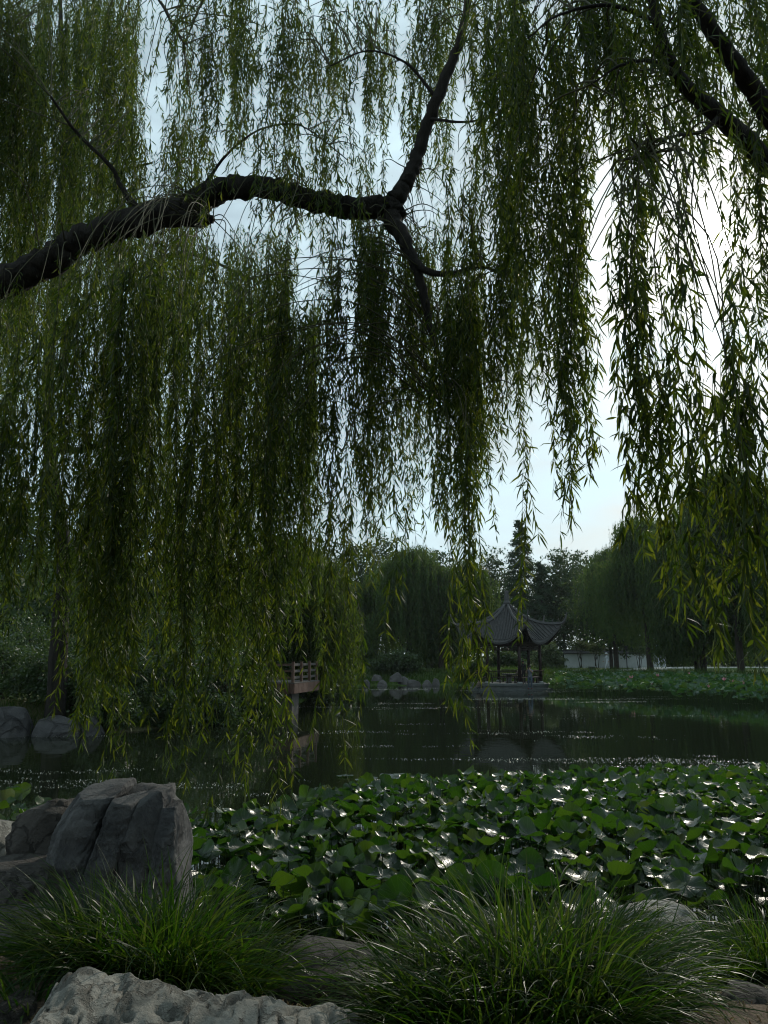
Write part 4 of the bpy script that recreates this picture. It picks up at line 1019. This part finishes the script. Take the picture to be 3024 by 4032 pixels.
fl_rng = np.random.default_rng(91)
V0 = np.array([[0, 0, 0]] + [[math.cos(t), math.sin(t), .03 * math.sin(3 * t)] for t in np.linspace(.12, 2 * PI - .12, 20)])
T0 = np.array([[0, k, k + 1] for k in range(1, 20)])
for k in range(26):
    c = G(fl_rng.uniform(1330, 1640), fl_rng.uniform(3045, 3115), .0)
    if c[1] < 12: continue
    m_ = MB(); m_.add(V0 * fl_rng.uniform(.09, .16), [T0]); o = m_.build('lily_pad', [M['pad']], smooth=False); set_uv(o, np.zeros((21, 2)))
    o.location = (c[0], c[1], .008 + .0006 * k); o.rotation_euler = (0, 0, fl_rng.random() * 6.28)
    tag(o, 'flat leaf floating on open water just off the leaf bed tip', 'lily pad', 'flat leaves floating off the near leaf bed')
# specks of fallen leaves and duckweed, pale and streaked to double as sky glints
n = 420000; x = rng.uniform(-14, 20, n); y = 9 + 55 * rng.random(n) ** 1.3
mk = fbm(np.stack([x * .14, y * .7, 0 * x], -1), 4) + .35 * vnoise(np.stack([x * 1.3, y * 2.5, 0 * x + 5], -1))
right = np.exp(-((x - 8.2) / 2.6) ** 2 - ((y - 19.6) / 1.6) ** 2)  # denser patch of pale specks standing in for water glints
mk = mk + .55 * right
ok = (mk > .56) & (rng.random(n) < np.clip((mk - .56) * 1.6, .03, .6)) & (pond_dist(x, y) < -.2)
x, y = x[ok], y[ok]
V, q = leaf_quads(np.stack([x, y, 0 * x + .006], -1), .036, .6, up=11)
mb = MB(); mb.add(V, [q]); tag(mb.build('floating_glint_specks', M['speck'], smooth=False), kind='stuff')

# ------------------------------------------------------------------ pavilion
pc = np.array([px_x(1993, 60), 60.0, 0.0]); TH0 = math.radians(-90 + 10)      # one corner turned 10 degrees right of the viewer
pav = empty('pavilion', pc, 'six sided pavilion with upturned grey tiled roof standing on a stone base in the water', 'pavilion')
RC, ZF = 2.42, .5
def hexpt(k, r, z): 
    a = TH0 + k * PI / 3; return np.array([r * math.cos(a), r * math.sin(a), z])
def child(mb, name, mat, par=pav, **k): return mb.build(name, mat, par, **k)
mb = MB(); mb.lathe((0, 0, 0), [(2.95, -.5), (2.95, .36), (3.02, .36), (3.02, .5)], 6, 0, TH0); child(mb, 'platform', M['stone_dark'], smooth=False)
for zz, r in ((.16, 3.3), (.0, 3.62)):
    mb = MB(); mb.lathe((0, 0, 0), [(r, -.5), (r, zz)], 6, 0, TH0); child(mb, 'step', M['stone_dark'], smooth=False)
for k in range(6):
    c = hexpt(k, RC, 0)
    mb = MB(); mb.lathe(c, [(.125, ZF + .16), (.125, 4.1)], 14); col_ = child(mb, 'column', M['wood_dark'])
    mb = MB(); mb.lathe(c, [(.2, ZF), (.23, ZF + .08), (.16, ZF + .18)], 14); child(mb, 'column_base', M['stone'], col_)
    a, b = hexpt(k, RC, 0), hexpt(k + 1, RC, 0); e = (b - a) / np.linalg.norm(b - a); A, B = a + e * .13, b - e * .13
    mb = MB(); mb.bar(A + [0, 0, 3.42], B + [0, 0, 3.42], .12, .26); mb.bar(A + [0, 0, 3.0], B + [0, 0, 3.0], .07, .08)
    for f in np.linspace(.08, .92, 9):
        p = A + (B - A) * f; mb.bar(p + [0, 0, 3.04], p + [0, 0, 3.3], .04, .05)
    mb.bar(A + [0, 0, 3.16], B + [0, 0, 3.16], .045, .045)
    child(mb, 'lintel', M['wood_dark'], smooth=False)
    if k != 3:        # the rear side is the entrance
        mb = MB(); out = (a + b) / 2; out = out / np.linalg.norm(out)
        mb.bar(A + [0, 0, .96], B + [0, 0, .96], .42, .06)
        for f in (.1, .37, .63, .9):
            p = A + (B - A) * f; mb.bar(p + [0, 0, .5], p + [0, 0, .93], .08, .12)
        bench = child(mb, 'bench', M['wood_dark'], smooth=False)
        mb = MB(); o_ = out * .32
        mb.bar(A + o_ + [0, 0, 1.44], B + o_ + [0, 0, 1.44], .08, .07)
        for f in np.linspace(.04, .96, 14):
            p = A + (B - A) * f; mb.tube(spline([p + out * .18 + [0, 0, .98], p + out * .33 + [0, 0, 1.15], p + o_ + [0, 0, 1.42]], 3), .017, 5)
        child(mb, 'bench_back', M['wood_dark'], bench)
        mb = MB(); nn = out * .35
        mb.bar(A + e * .12 + nn + [0, 0, .53], B - e * .12 + nn + [0, 0, .53], .3, .06); child(mb, 'stone_edging', M['stone'], smooth=False)
# inner table
mb = MB(); mb.lathe((0, 0, 0), [(.3, .5), (.2, .6), (.2, 1.1), (.55, 1.15), (.55, 1.22)], 16); child(mb, 'stone_table', M['stone_dark'])
ZA, RH, AP = 6.66, 4.1, 3.1
def roof_pt(k, u, v):
    """point on roof side k; u in -1..1 across, v 0 apex to 1 eave"""
    u = np.asarray(u, float); v = np.asarray(v, float)
    fa = TH0 + (k + .5) * PI / 3; n_ = np.array([math.cos(fa), math.sin(fa), 0]); s_ = np.array([-n_[1], n_[0], 0])
    au = np.abs(u)
    nn = v * (AP + (RH * math.cos(PI / 6) - AP) * au ** 2.4)
    ss = v * RH * .5 * u
    dh = 1.84 * (1 - (1 - v) ** 2.7) - .06 * v ** 4; dm = 3.12 * (.7 * v + .3 * (1 - (1 - v) ** 2.2))
    w = au ** 2.0
    z = ZA - (dm + (dh - dm) * w)
    return nn[..., None] * n_ + ss[..., None] * s_ + z[..., None] * np.array([0, 0, 1.0])
mb = MB(); NU, NV = 33, 22
U, Vv = np.meshgrid(np.linspace(-1, 1, NU), np.linspace(.03, 1, NV))
i = np.arange(NV - 1)[:, None] * NU; j = np.arange(NU - 1)[None, :]; q = np.stack([i + j, i + NU + j, i + NU + j + 1, i + j + 1], -1).reshape(-1, 4)
und = MB()
for k in range(6):
    S = roof_pt(k, U, Vv); mb.add(S.reshape(-1, 3), [q])
    D = S - np.array([0, 0, .16]); und.add(D.reshape(-1, 3), [q[:, ::-1]])
    E = np.stack([S[-1], D[-1]], 0).reshape(-1, 3); jj = np.arange(NU - 1); mb.add(E, [np.stack([jj, jj + NU, jj + NU + 1, jj + 1], -1)])
half = RH * .5
for k in range(6):
    for s0 in np.linspace(-half * .965, half * .965, 20):
        v0 = max(.06, abs(s0) / half + .015)
        if v0 > .97: continue
        v = np.linspace(v0, 1.012, 26); u = s0 / (half * v)
        mb.tube(roof_pt(k, u, v) + [0, 0, .03], .055 + .008 * (np.arange(26) % 2), 7)
roof = child(mb, 'roof', M['tile'])
child(und, 'rafters', M['wood_dark'], roof)
for k in range(6):
    v = np.linspace(.04, 1, 20); hp = roof_pt(k, np.full(20, -1.0), v) + [0, 0, .09]
    dr = hp[-1] * [1, 1, 0]; dr /= np.linalg.norm(dr); e = hp[-1]
    horn = np.array([e + dr * .13 + [0, 0, .06], e + dr * .26 + [0, 0, .19], e + dr * .36 + [0, 0, .38], e + dr * .43 + [0, 0, .62], e + dr * .46 + [0, 0, .8], e + dr * .50 + [0, 0, .86]])
    mb = MB(); pp = np.vstack([hp, horn]); mb.tube(pp, np.concatenate([np.full(20, .095), [.095, .09, .075, .055, .04, .025]]), 8)
    mb.tube(hp[2:] + [0, 0, .1], .055, 6)
    # little upright ornament on the lower part of each ridge
    mb.bar(hp[-4] + [0, 0, .1], hp[-4] + [0, 0, .34], .05, .08)
    # corner rafter and slanted strut beneath
    child(mb, 'roof_ridge', M['ridge'], roof)
    mb = MB(); c = hexpt(k, RC, 0); mb.bar(c + [0, 0, 3.25], hexpt(k, 3.5, 4.5), .09, .14); mb.bar(hexpt(k, RC, 4.1), hp[-1] - [0, 0, .25], .12, .16); child(mb, 'corner_beam', M['wood_dark'], smooth=False)
mb = MB(); mb.lathe((0, 0, 0), [(.02, 6.4), (.3, 6.58), (.26, 6.7), (.2, 6.74), (.19, 6.85), (.21, 6.9), (.18, 6.98), (.19, 7.1), (.17, 7.2), (.15, 7.42), (.16, 7.45), (.15, 7.55), (.04, 7.6)], 16); child(mb, 'finial', M['ridge'])
mb = MB(); mb.lathe((0, 0, 0), [(2.3, 3.56), (.1, 3.62)], 6, 0, TH0); child(mb, 'ceiling', M['wood_dark'], smooth=False)

# ------------------------------------------------------------------ wooden viewing deck
A0 = np.array([px_x(1166, 34), 34.0]); B0 = np.array([px_x(1262, 37.6), 37.6]); e1 = (B0 - A0) / np.linalg.norm(B0 - A0); e2 = np.array([-e1[1], e1[0]])
dk = empty('viewing_deck', (A0[0], A0[1], 0), 'red brown wooden viewing deck with slatted railing over the water on the left', 'deck')
LW, LD = 5.2, float(np.linalg.norm(B0 - A0)); ZT = 1.43
def dp(u, v, z): p = e2 * u + e1 * v; return np.array([p[0], p[1], z])
mb = MB(); cc = dp(LW / 2, LD / 2, 0); rz = math.atan2(e2[1], e2[0])
for k in range(24):
    v = (k + .5) * LD / 24; mb.bar(dp(-.03, v, ZT - .02), dp(LW, v, ZT - .02), LD / 24 - .012, .045)
child(mb, 'deck_boards', M['concrete'], dk, smooth=False)
mb = MB()
nb = 20
for k in range(nb):       # right hand fascia of upright boards
    a = dp(0, (k + .05) * LD / nb, ZT - .26); b = dp(0, (k + .95) * LD / nb, ZT - .26); mb.bar(a, b, .05, .42)
for k in range(26):
    a = dp((k + .05) * LW / 26, 0, ZT - .26); b = dp((k + .95) * LW / 26, 0, ZT - .26); mb.bar(a, b, .05, .42)
child(mb, 'fascia', M['deck_wood'], dk, smooth=False)
mb = MB(); mb.box(dp(.75, .9, .45), (1.05, .9, 1.5), 0, rz); child(mb, 'pier', M['concrete'], dk, smooth=False)
mb = MB(); mb.box(dp(4.2, .9, .45), (.8, .9, 1.5), 0, rz); child(mb, 'pier', M['concrete'], dk, smooth=False)
mb = MB(); mb.box(dp(LW / 2, LD / 2, ZT - .28), (LW - .3, LD - .3, .3), 0, rz); child(mb, 'joists', M['wood_dark'], dk, smooth=False)
def post(u, v):
    mb = MB(); p = dp(u, v, 0); mb.box(p + [0, 0, ZT + .44], (.11, .11, .9), 0, rz, .98); child(mb, 'post', M['deck_rail'], dk, smooth=False)
for v in np.linspace(.1, LD - .1, 4): post(.09, v)
for u in np.linspace(1.3, LW - .1, 4): post(u, .1)
for z in (.2, .48, .76):
    mb = MB(); mb.bar(dp(.15, .1, ZT + z), dp(.15, LD - .1, ZT + z), .035, .11)
    child(mb, 'rail', M['concrete'], dk, smooth=False)
    mb = MB(); mb.bar(dp(.1, .16, ZT + z), dp(LW, .16, ZT + z), .035, .09); child(mb, 'rail', M['deck_rail'], dk, smooth=False)

# ------------------------------------------------------------------ garden wall, lamp, bin
wl = empty('garden_wall', (px_x(2210, 100), 100, 1), 'long white garden wall with dark tiled coping on the far lawn', 'wall')
x1 = px_x(2600, 100) - px_x(2210, 100)
mb = MB(); mb.box((x1 / 2, 0, .8), (x1, .35, 2.0)); child(mb, 'wall', M['white_wall'], wl, smooth=False)
mb = MB()
pf = np.array([(-.42, 1.8), (-.42, 1.88), (0, 2.16), (.42, 1.88), (.42, 1.8)]); V = [(x, y, z) for x in (-.2, x1 + .2) for y, z in pf]
mb.add(V, [[[k, k + 1, k + 6, k + 5] for k in range(4)] + [[4, 0, 5, 9]], [[0, 1, 2, 3, 4], [9, 8, 7, 6, 5]]])
for k in range(int(x1 / .24)): mb.tube([(k * .24, -.44, 1.87), (k * .24, 0, 2.17), (k * .24, .44, 1.87)], .06, 5)
mb.tube([(-.2, 0, 2.2), (x1 + .2, 0, 2.2)], .1, 8); child(mb, 'coping', M['tile'], wl, smooth=False)

lp = P(2470, 2640, 80); lz = gz(lp[0], 80)
lm = empty('street_lamp', (lp[0], 80, lz), 'slender dark garden lamp on the far lawn beside the big trunk', 'lamp')
mb = MB(); mb.lathe((0, 0, 0), [(.12, 0), (.12, .08), (.055, .12), (.045, 2.2)], 10); child(mb, 'pole', M['metal'], lm)
mb = MB(); mb.lathe((0, 0, 0), [(.06, 2.2), (.13, 2.26), (.15, 2.5), (.2, 2.52), (.05, 2.62)], 8); child(mb, 'lamp_head', M['metal'], lm)
bp = P(2332, 2640, 78); bz = gz(bp[0], 78)
bn = empty('litter_bin', (bp[0], 78, bz), 'dark squat bin with a pale flat lid beside the far path', 'bin')
mb = MB(); mb.box((0, 0, .22), (.62, .5, .46), 0, 0, .96); child(mb, 'bin_body', M['metal'], bn, smooth=False)
mb = MB(); mb.box((0, 0, .49), (.74, .6, .07), 0, 0, .92); child(mb, 'lid', M['stone'], bn, smooth=False)

# ------------------------------------------------------------------ people
def person(label, loc, rz, J, mats, bones, hat=False, long_hair=False):
    """J joints in metres (facing -Y); bones: (a, b, slot); mats: skin first"""
    names = list(J); idx = {n_: i for i, n_ in enumerate(names)}
    me = bpy.data.meshes.new('person'); me.from_pydata([J[n_][:3] for n_ in names], [(idx[a], idx[b]) for a, b, s in bones], [])
    o = bpy.data.objects.new('person', me); COL.objects.link(o)
    md = o.modifiers.new('Skin', 'SKIN'); sv = me.skin_vertices[0].data
    for n_ in names: sv[idx[n_]].radius = J[n_][3:5] if len(J[n_]) > 4 else (J[n_][3],) * 2
    sv[idx['pelvis']].use_root = True
    md.use_smooth_shade = True
    ss = o.modifiers.new('Sub', 'SUBSURF'); ss.levels = ss.render_levels = 2
    dg = bpy.context.evaluated_depsgraph_get(); dg.update()
    me2 = bpy.data.meshes.new_from_object(o.evaluated_get(dg)); o.modifiers.clear(); o.data = me2
    for m_ in mats: me2.materials.append(m_)
    n = len(me2.polygons); c = np.zeros(n * 3); me2.polygons.foreach_get('center', c); c = c.reshape(-1, 3)
    best = np.full(n, 1e9); slot = np.zeros(n, np.int32)
    for a, b, s_ in bones:
        A = np.array(J[a][:3]); B = np.array(J[b][:3]); t = np.clip(((c - A) @ (B - A)) / ((B - A) @ (B - A)), 0, 1)
        d = np.linalg.norm(c - A - t[:, None] * (B - A), axis=1) - .5 * (J[a][3] + J[b][3]); k = d < best; best[k] = d[k]; slot[k] = s_
    me2.polygons.foreach_set('material_index', slot); me2.polygons.foreach_set('use_smooth', np.ones(n, bool))
    # nose on the face side
    H = np.array(J['head'][:3]); vs = np.zeros(len(me2.vertices) * 3); me2.vertices.foreach_get('co', vs); vs = vs.reshape(-1, 3)
    w = np.exp(-(((vs - (H + [0, -.1, -.02])) ** 2).sum(1)) / .0006); vs[:, 1] -= .02 * w; me2.vertices.foreach_set('co', vs.ravel()); me2.update()
    o.location = loc; o.rotation_euler = (0, 0, rz)
    tag(o, label, 'person', 'people around the pond')
    mb = MB(); a = np.linspace(0, PI / 2, 6)
    mb.lathe(H + [0, .012, -.02], [(.115 * math.cos(t), .14 * math.sin(t)) for t in a[:-1]] + [(.004, .142)], 14)
    if long_hair: mb.lathe(H + [0, .05, -.2], [(.05, -.05), (.09, 0), (.1, .15), (.08, .25)], 12)
    if hat: mb.lathe(H + [0, 0, .03], [(.2, .0), (.2, .015), (.12, .03), (.11, .1), (.05, .13)], 16)
    mb.build('hat' if hat else 'hair', M['hatwhite'] if hat else M['hair'], o)
    return o
M['hatwhite'] = cloth('white_cotton', (.6, .62, .62)); M['c_white'] = cloth('pale_grey_shirt', (.5, .53, .55)); M['c_black'] = cloth('black_cloth', (.02, .02, .022))
M['c_grey'] = cloth('grey_shirt', (.14, .15, .17)); M['c_blue'] = cloth('blue_grey_trousers', (.07, .09, .12)); M['c_red'] = cloth('dark_red_shoes', (.12, .03, .03)); M['c_tan'] = cloth('tan_cloth', (.25, .2, .16))
def joints(arms='down', legs='stand', h=1.0):
    J = {'pelvis': (0, 0, .93, .13, .1), 'waist': (0, 0, 1.08, .125, .095), 'chest': (0, .0, 1.28, .15, .105), 'neck0': (0, .0, 1.43, .07), 'neck': (0, -.01, 1.5, .052), 'head': (0, -.02, 1.6, .085, .095), 'crown': (0, -.01, 1.69, .07)}
    for s, n_ in ((-1, 'l'), (1, 'r')):
        J['sh' + n_] = (s * .18, 0, 1.38, .065)
        if arms == 'down': E, W_, Hh = (s * .23, .02, 1.12), (s * .24, -.05, .88), (s * .24, -.07, .80)
        elif arms == 'raised': E, W_, Hh = (s * .26, -.12, 1.2), (s * .10, -.28, 1.4), (s * .07, -.3, 1.47)
        elif arms == 'walk': E, W_, Hh = (s * .23, .1 * s, 1.13), (s * .22, .02 + .16 * s - .1, .92), (s * .22, .17 * s - .14, .85)
        else: E, W_, Hh = (s * .23, -.06, 1.14), (s * .13, -.25, 1.02), (s * .08, -.3, 1.0)
        J['el' + n_] = (*E, .045); J['wr' + n_] = (*W_, .032); J['ha' + n_] = (*Hh, .034)
        d = np.array(Hh) - np.array(W_); d /= np.linalg.norm(d)
        for k in range(4): J[f'fi{k}{n_}'] = (*(np.array(Hh) + d * (.085 - .008 * abs(k - 1)) + np.array([0, (k - 1.5) * .022, 0])), .0095)
        J['th' + n_] = (*(np.array(W_) + d * .08 + np.array([-s * .03, -.035, 0])), .011)
        sw = {'stand': 0, 'walk': .24 * s, 'sit': 0, 'squat': 0}[legs]
        J['hip' + n_] = (s * .1, 0, .86, .1)
        if legs == 'sit': K, A_, T_ = (s * .11, -.42, .9), (s * .11, -.42, .5), (s * .11, -.58, .45)
        elif legs == 'squat': K, A_, T_ = (s * .16, -.34, .95), (s * .13, -.06, .58), (s * .14, -.24, .53)
        else: K, A_, T_ = (s * .11, -.03 - sw * .7, .49), (s * .11, .03 - sw * 1.3, .09 + (.1 if sw < 0 else 0)), (s * .12, -.14 - sw * 1.3, .035 + (.03 if sw < 0 else 0))
        J['kn' + n_] = (*K, .066); J['an' + n_] = (*A_, .045); J['to' + n_] = (*T_, .04)
    return J
def bones(top=1, leg=2, shoe=3, sleeve=True):
    b = [('pelvis', 'waist', top), ('waist', 'chest', top), ('chest', 'neck0', top), ('neck0', 'neck', 0), ('neck', 'head', 0), ('head', 'crown', 0)]
    for n_ in 'lr':
        b += [('chest', 'sh' + n_, top), ('sh' + n_, 'el' + n_, top), ('el' + n_, 'wr' + n_, top if sleeve else 0), ('wr' + n_, 'ha' + n_, 0), ('wr' + n_, 'th' + n_, 0)]
        b += [('ha' + n_, f'fi{k}{n_}', 0) for k in range(4)]
        b += [('pelvis', 'hip' + n_, leg), ('hip' + n_, 'kn' + n_, leg), ('kn' + n_, 'an' + n_, leg), ('an' + n_, 'to' + n_, shoe)]
    return b
person('person in black standing inside the pavilion by its right hand columns', pc + [px_x(2052, 58.4) - pc[0], -1.2, ZF], .3, joints('down'), [M['skin'], M['c_black'], M['c_black'], M['c_black']], bones())
person('person in grey top on the pavilion step with both hands raised to the face', pc + [px_x(2073, 57.1) - pc[0], -3.0, .16], -.5, joints('raised'), [M['skin'], M['c_grey'], M['c_blue'], M['c_red']], bones(sleeve=False))
person('person in pale shirt sitting on the pavilion bench beside the one in black', pc + [px_x(2034, 58.2) - pc[0], -1.75, .09], .5 + PI, joints('lap', 'sit'), [M['skin'], M['c_tan'], M['c_black'], M['c_black']], bones(sleeve=False))
person('person in dark clothes squatting at the left corner of the pavilion steps', pc + [px_x(1866, 58.5) - pc[0], -1.6, -.34], .9, joints('lap', 'squat'), [M['skin'], M['c_black'], M['c_tan'], M['c_black']], bones(), long_hair=True)
wp = P(2392, 2641, 79); person('person in pale clothes and white hat walking along the far path', (wp[0], 79, 1.125), -1.35, joints('walk', 'walk'), [M['skin'], M['c_white'], M['c_white'], M['c_grey']], bones(), hat=True)

# ------------------------------------------------------------------ the air
def haze(dens):
    m, nt, out = new_mat('hazy_air')
    v = N(nt, 'ShaderNodeVolumePrincipled'); v.inputs['Density'].default_value = dens; v.inputs['Color'].default_value = (.82, .9, .95, 1); v.inputs['Anisotropy'].default_value = .3
    nt.links.new(v.outputs[0], out.inputs['Volume'])
    mb = MB(); mb.box((0, 300, 14.5), (1300, 1300, 33)); tag(mb.build('haze', m, smooth=False), kind='stuff')
haze(.00013)
# ------------------------------------------------------------------ sky, sun, camera
W = bpy.data.worlds.new('World'); scn.world = W; W.use_nodes = True; nt = W.node_tree; nt.nodes.clear()
out = N(nt, 'ShaderNodeOutputWorld'); bg = N(nt, 'ShaderNodeBackground'); bg.inputs['Strength'].default_value = .1
sky = N(nt, 'ShaderNodeTexSky'); sky.sky_type = 'NISHITA'; sky.sun_disc = False; sky.sun_elevation = SUN_EL; sky.sun_rotation = SUN_AZ
sky.air_density = 1.0; sky.dust_density = 2.0; sky.ozone_density = 1.5; sky.altitude = 50
tc = N(nt, 'ShaderNodeTexCoord')
sdv = Vector((math.sin(SUN_AZ) * math.cos(SUN_EL), math.cos(SUN_AZ) * math.cos(SUN_EL), math.sin(SUN_EL)))
# thin cloud veil
mp = N(nt, 'ShaderNodeMapping'); mp.inputs['Scale'].default_value = (1, 1, 2.6); nt.links.new(tc.outputs['Generated'], mp.inputs[0])
cn = N(nt, 'ShaderNodeTexNoise'); cn.inputs['Scale'].default_value = 4.5; cn.inputs['Detail'].default_value = 7; cn.inputs['Roughness'].default_value = .6; nt.links.new(mp.outputs[0], cn.inputs[0])
cf = N(nt, 'ShaderNodeMapRange'); cf.inputs['From Min'].default_value = .40; cf.inputs['From Max'].default_value = .68; cf.inputs['To Min'].default_value = .5; cf.inputs['To Max'].default_value = .92; nt.links.new(cn.outputs['Fac'], cf.inputs['Value'])
mx = N(nt, 'ShaderNodeMixRGB'); nt.links.new(cf.outputs[0], mx.inputs[0]); nt.links.new(sky.outputs[0], mx.inputs[1]); mx.inputs[2].default_value = (19.5, 25.5, 28, 1)
# bright hazy sun seen through the veil, with its aureole
dt = N(nt, 'ShaderNodeVectorMath'); dt.operation = 'DOT_PRODUCT'; nt.links.new(tc.outputs['Generated'], dt.inputs[0]); dt.inputs[1].default_value = sdv
def glow(ang, strength, pw):
    mr = N(nt, 'ShaderNodeMapRange'); mr.inputs['From Min'].default_value = math.cos(math.radians(ang)); mr.inputs['From Max'].default_value = 1; nt.links.new(dt.outputs['Value'], mr.inputs['Value'])
    p = N(nt, 'ShaderNodeMath'); p.operation = 'POWER'; p.inputs[1].default_value = pw; nt.links.new(mr.outputs[0], p.inputs[0])
    m_ = N(nt, 'ShaderNodeMath'); m_.operation = 'MULTIPLY'; m_.inputs[1].default_value = strength; nt.links.new(p.outputs[0], m_.inputs[0]); return m_.outputs[0]
g1 = glow(17, 12, 1.8); g2 = glow(2.4, 130, 3)
ad = N(nt, 'ShaderNodeMath'); ad.operation = 'ADD'; nt.links.new(g1, ad.inputs[0]); nt.links.new(g2, ad.inputs[1])
gc = N(nt, 'ShaderNodeVectorMath'); gc.operation = 'SCALE'; gc.inputs[0].default_value = (1, .97, .9); nt.links.new(ad.outputs[0], gc.inputs['Scale'])
sm = N(nt, 'ShaderNodeVectorMath'); sm.operation = 'ADD'; nt.links.new(mx.outputs[0], sm.inputs[0]); nt.links.new(gc.outputs[0], sm.inputs[1])
nt.links.new(sm.outputs[0], bg.inputs['Color']); nt.links.new(bg.outputs[0], out.inputs[0])

sl = bpy.data.lights.new('sun', 'SUN'); sl.energy = 5.0; sl.angle = math.radians(.6); sl.color = (1, .93, .8)
so = bpy.data.objects.new('sun', sl); COL.objects.link(so); so.rotation_euler = sdv.to_track_quat('Z', 'Y').to_euler(); so.location = (20, 40, 40)

cam = bpy.data.cameras.new('camera'); co = bpy.data.objects.new('camera', cam); COL.objects.link(co)
co.location = (0, 0, CAMZ); co.rotation_euler = (PI / 2 + PITCH, 0, 0)
cam.sensor_fit = 'VERTICAL'; cam.sensor_height = 36; cam.lens = 36 * F / 4032; cam.clip_start = .05; cam.clip_end = 3000
scn.camera = co
scn.view_settings.view_transform = 'Standard'; scn.view_settings.look = 'None'; scn.view_settings.exposure = -1.3; scn.view_settings.gamma = 1
scn.cycles.pixel_filter_type = 'BLACKMAN_HARRIS'; scn.cycles.filter_width = 1.1
scn.cycles.max_bounces = 8; scn.cycles.transparent_max_bounces = 8; scn.cycles.diffuse_bounces = 4; scn.cycles.glossy_bounces = 3; scn.cycles.transmission_bounces = 5
scn.cycles.caustics_reflective = False; scn.cycles.caustics_refractive = False
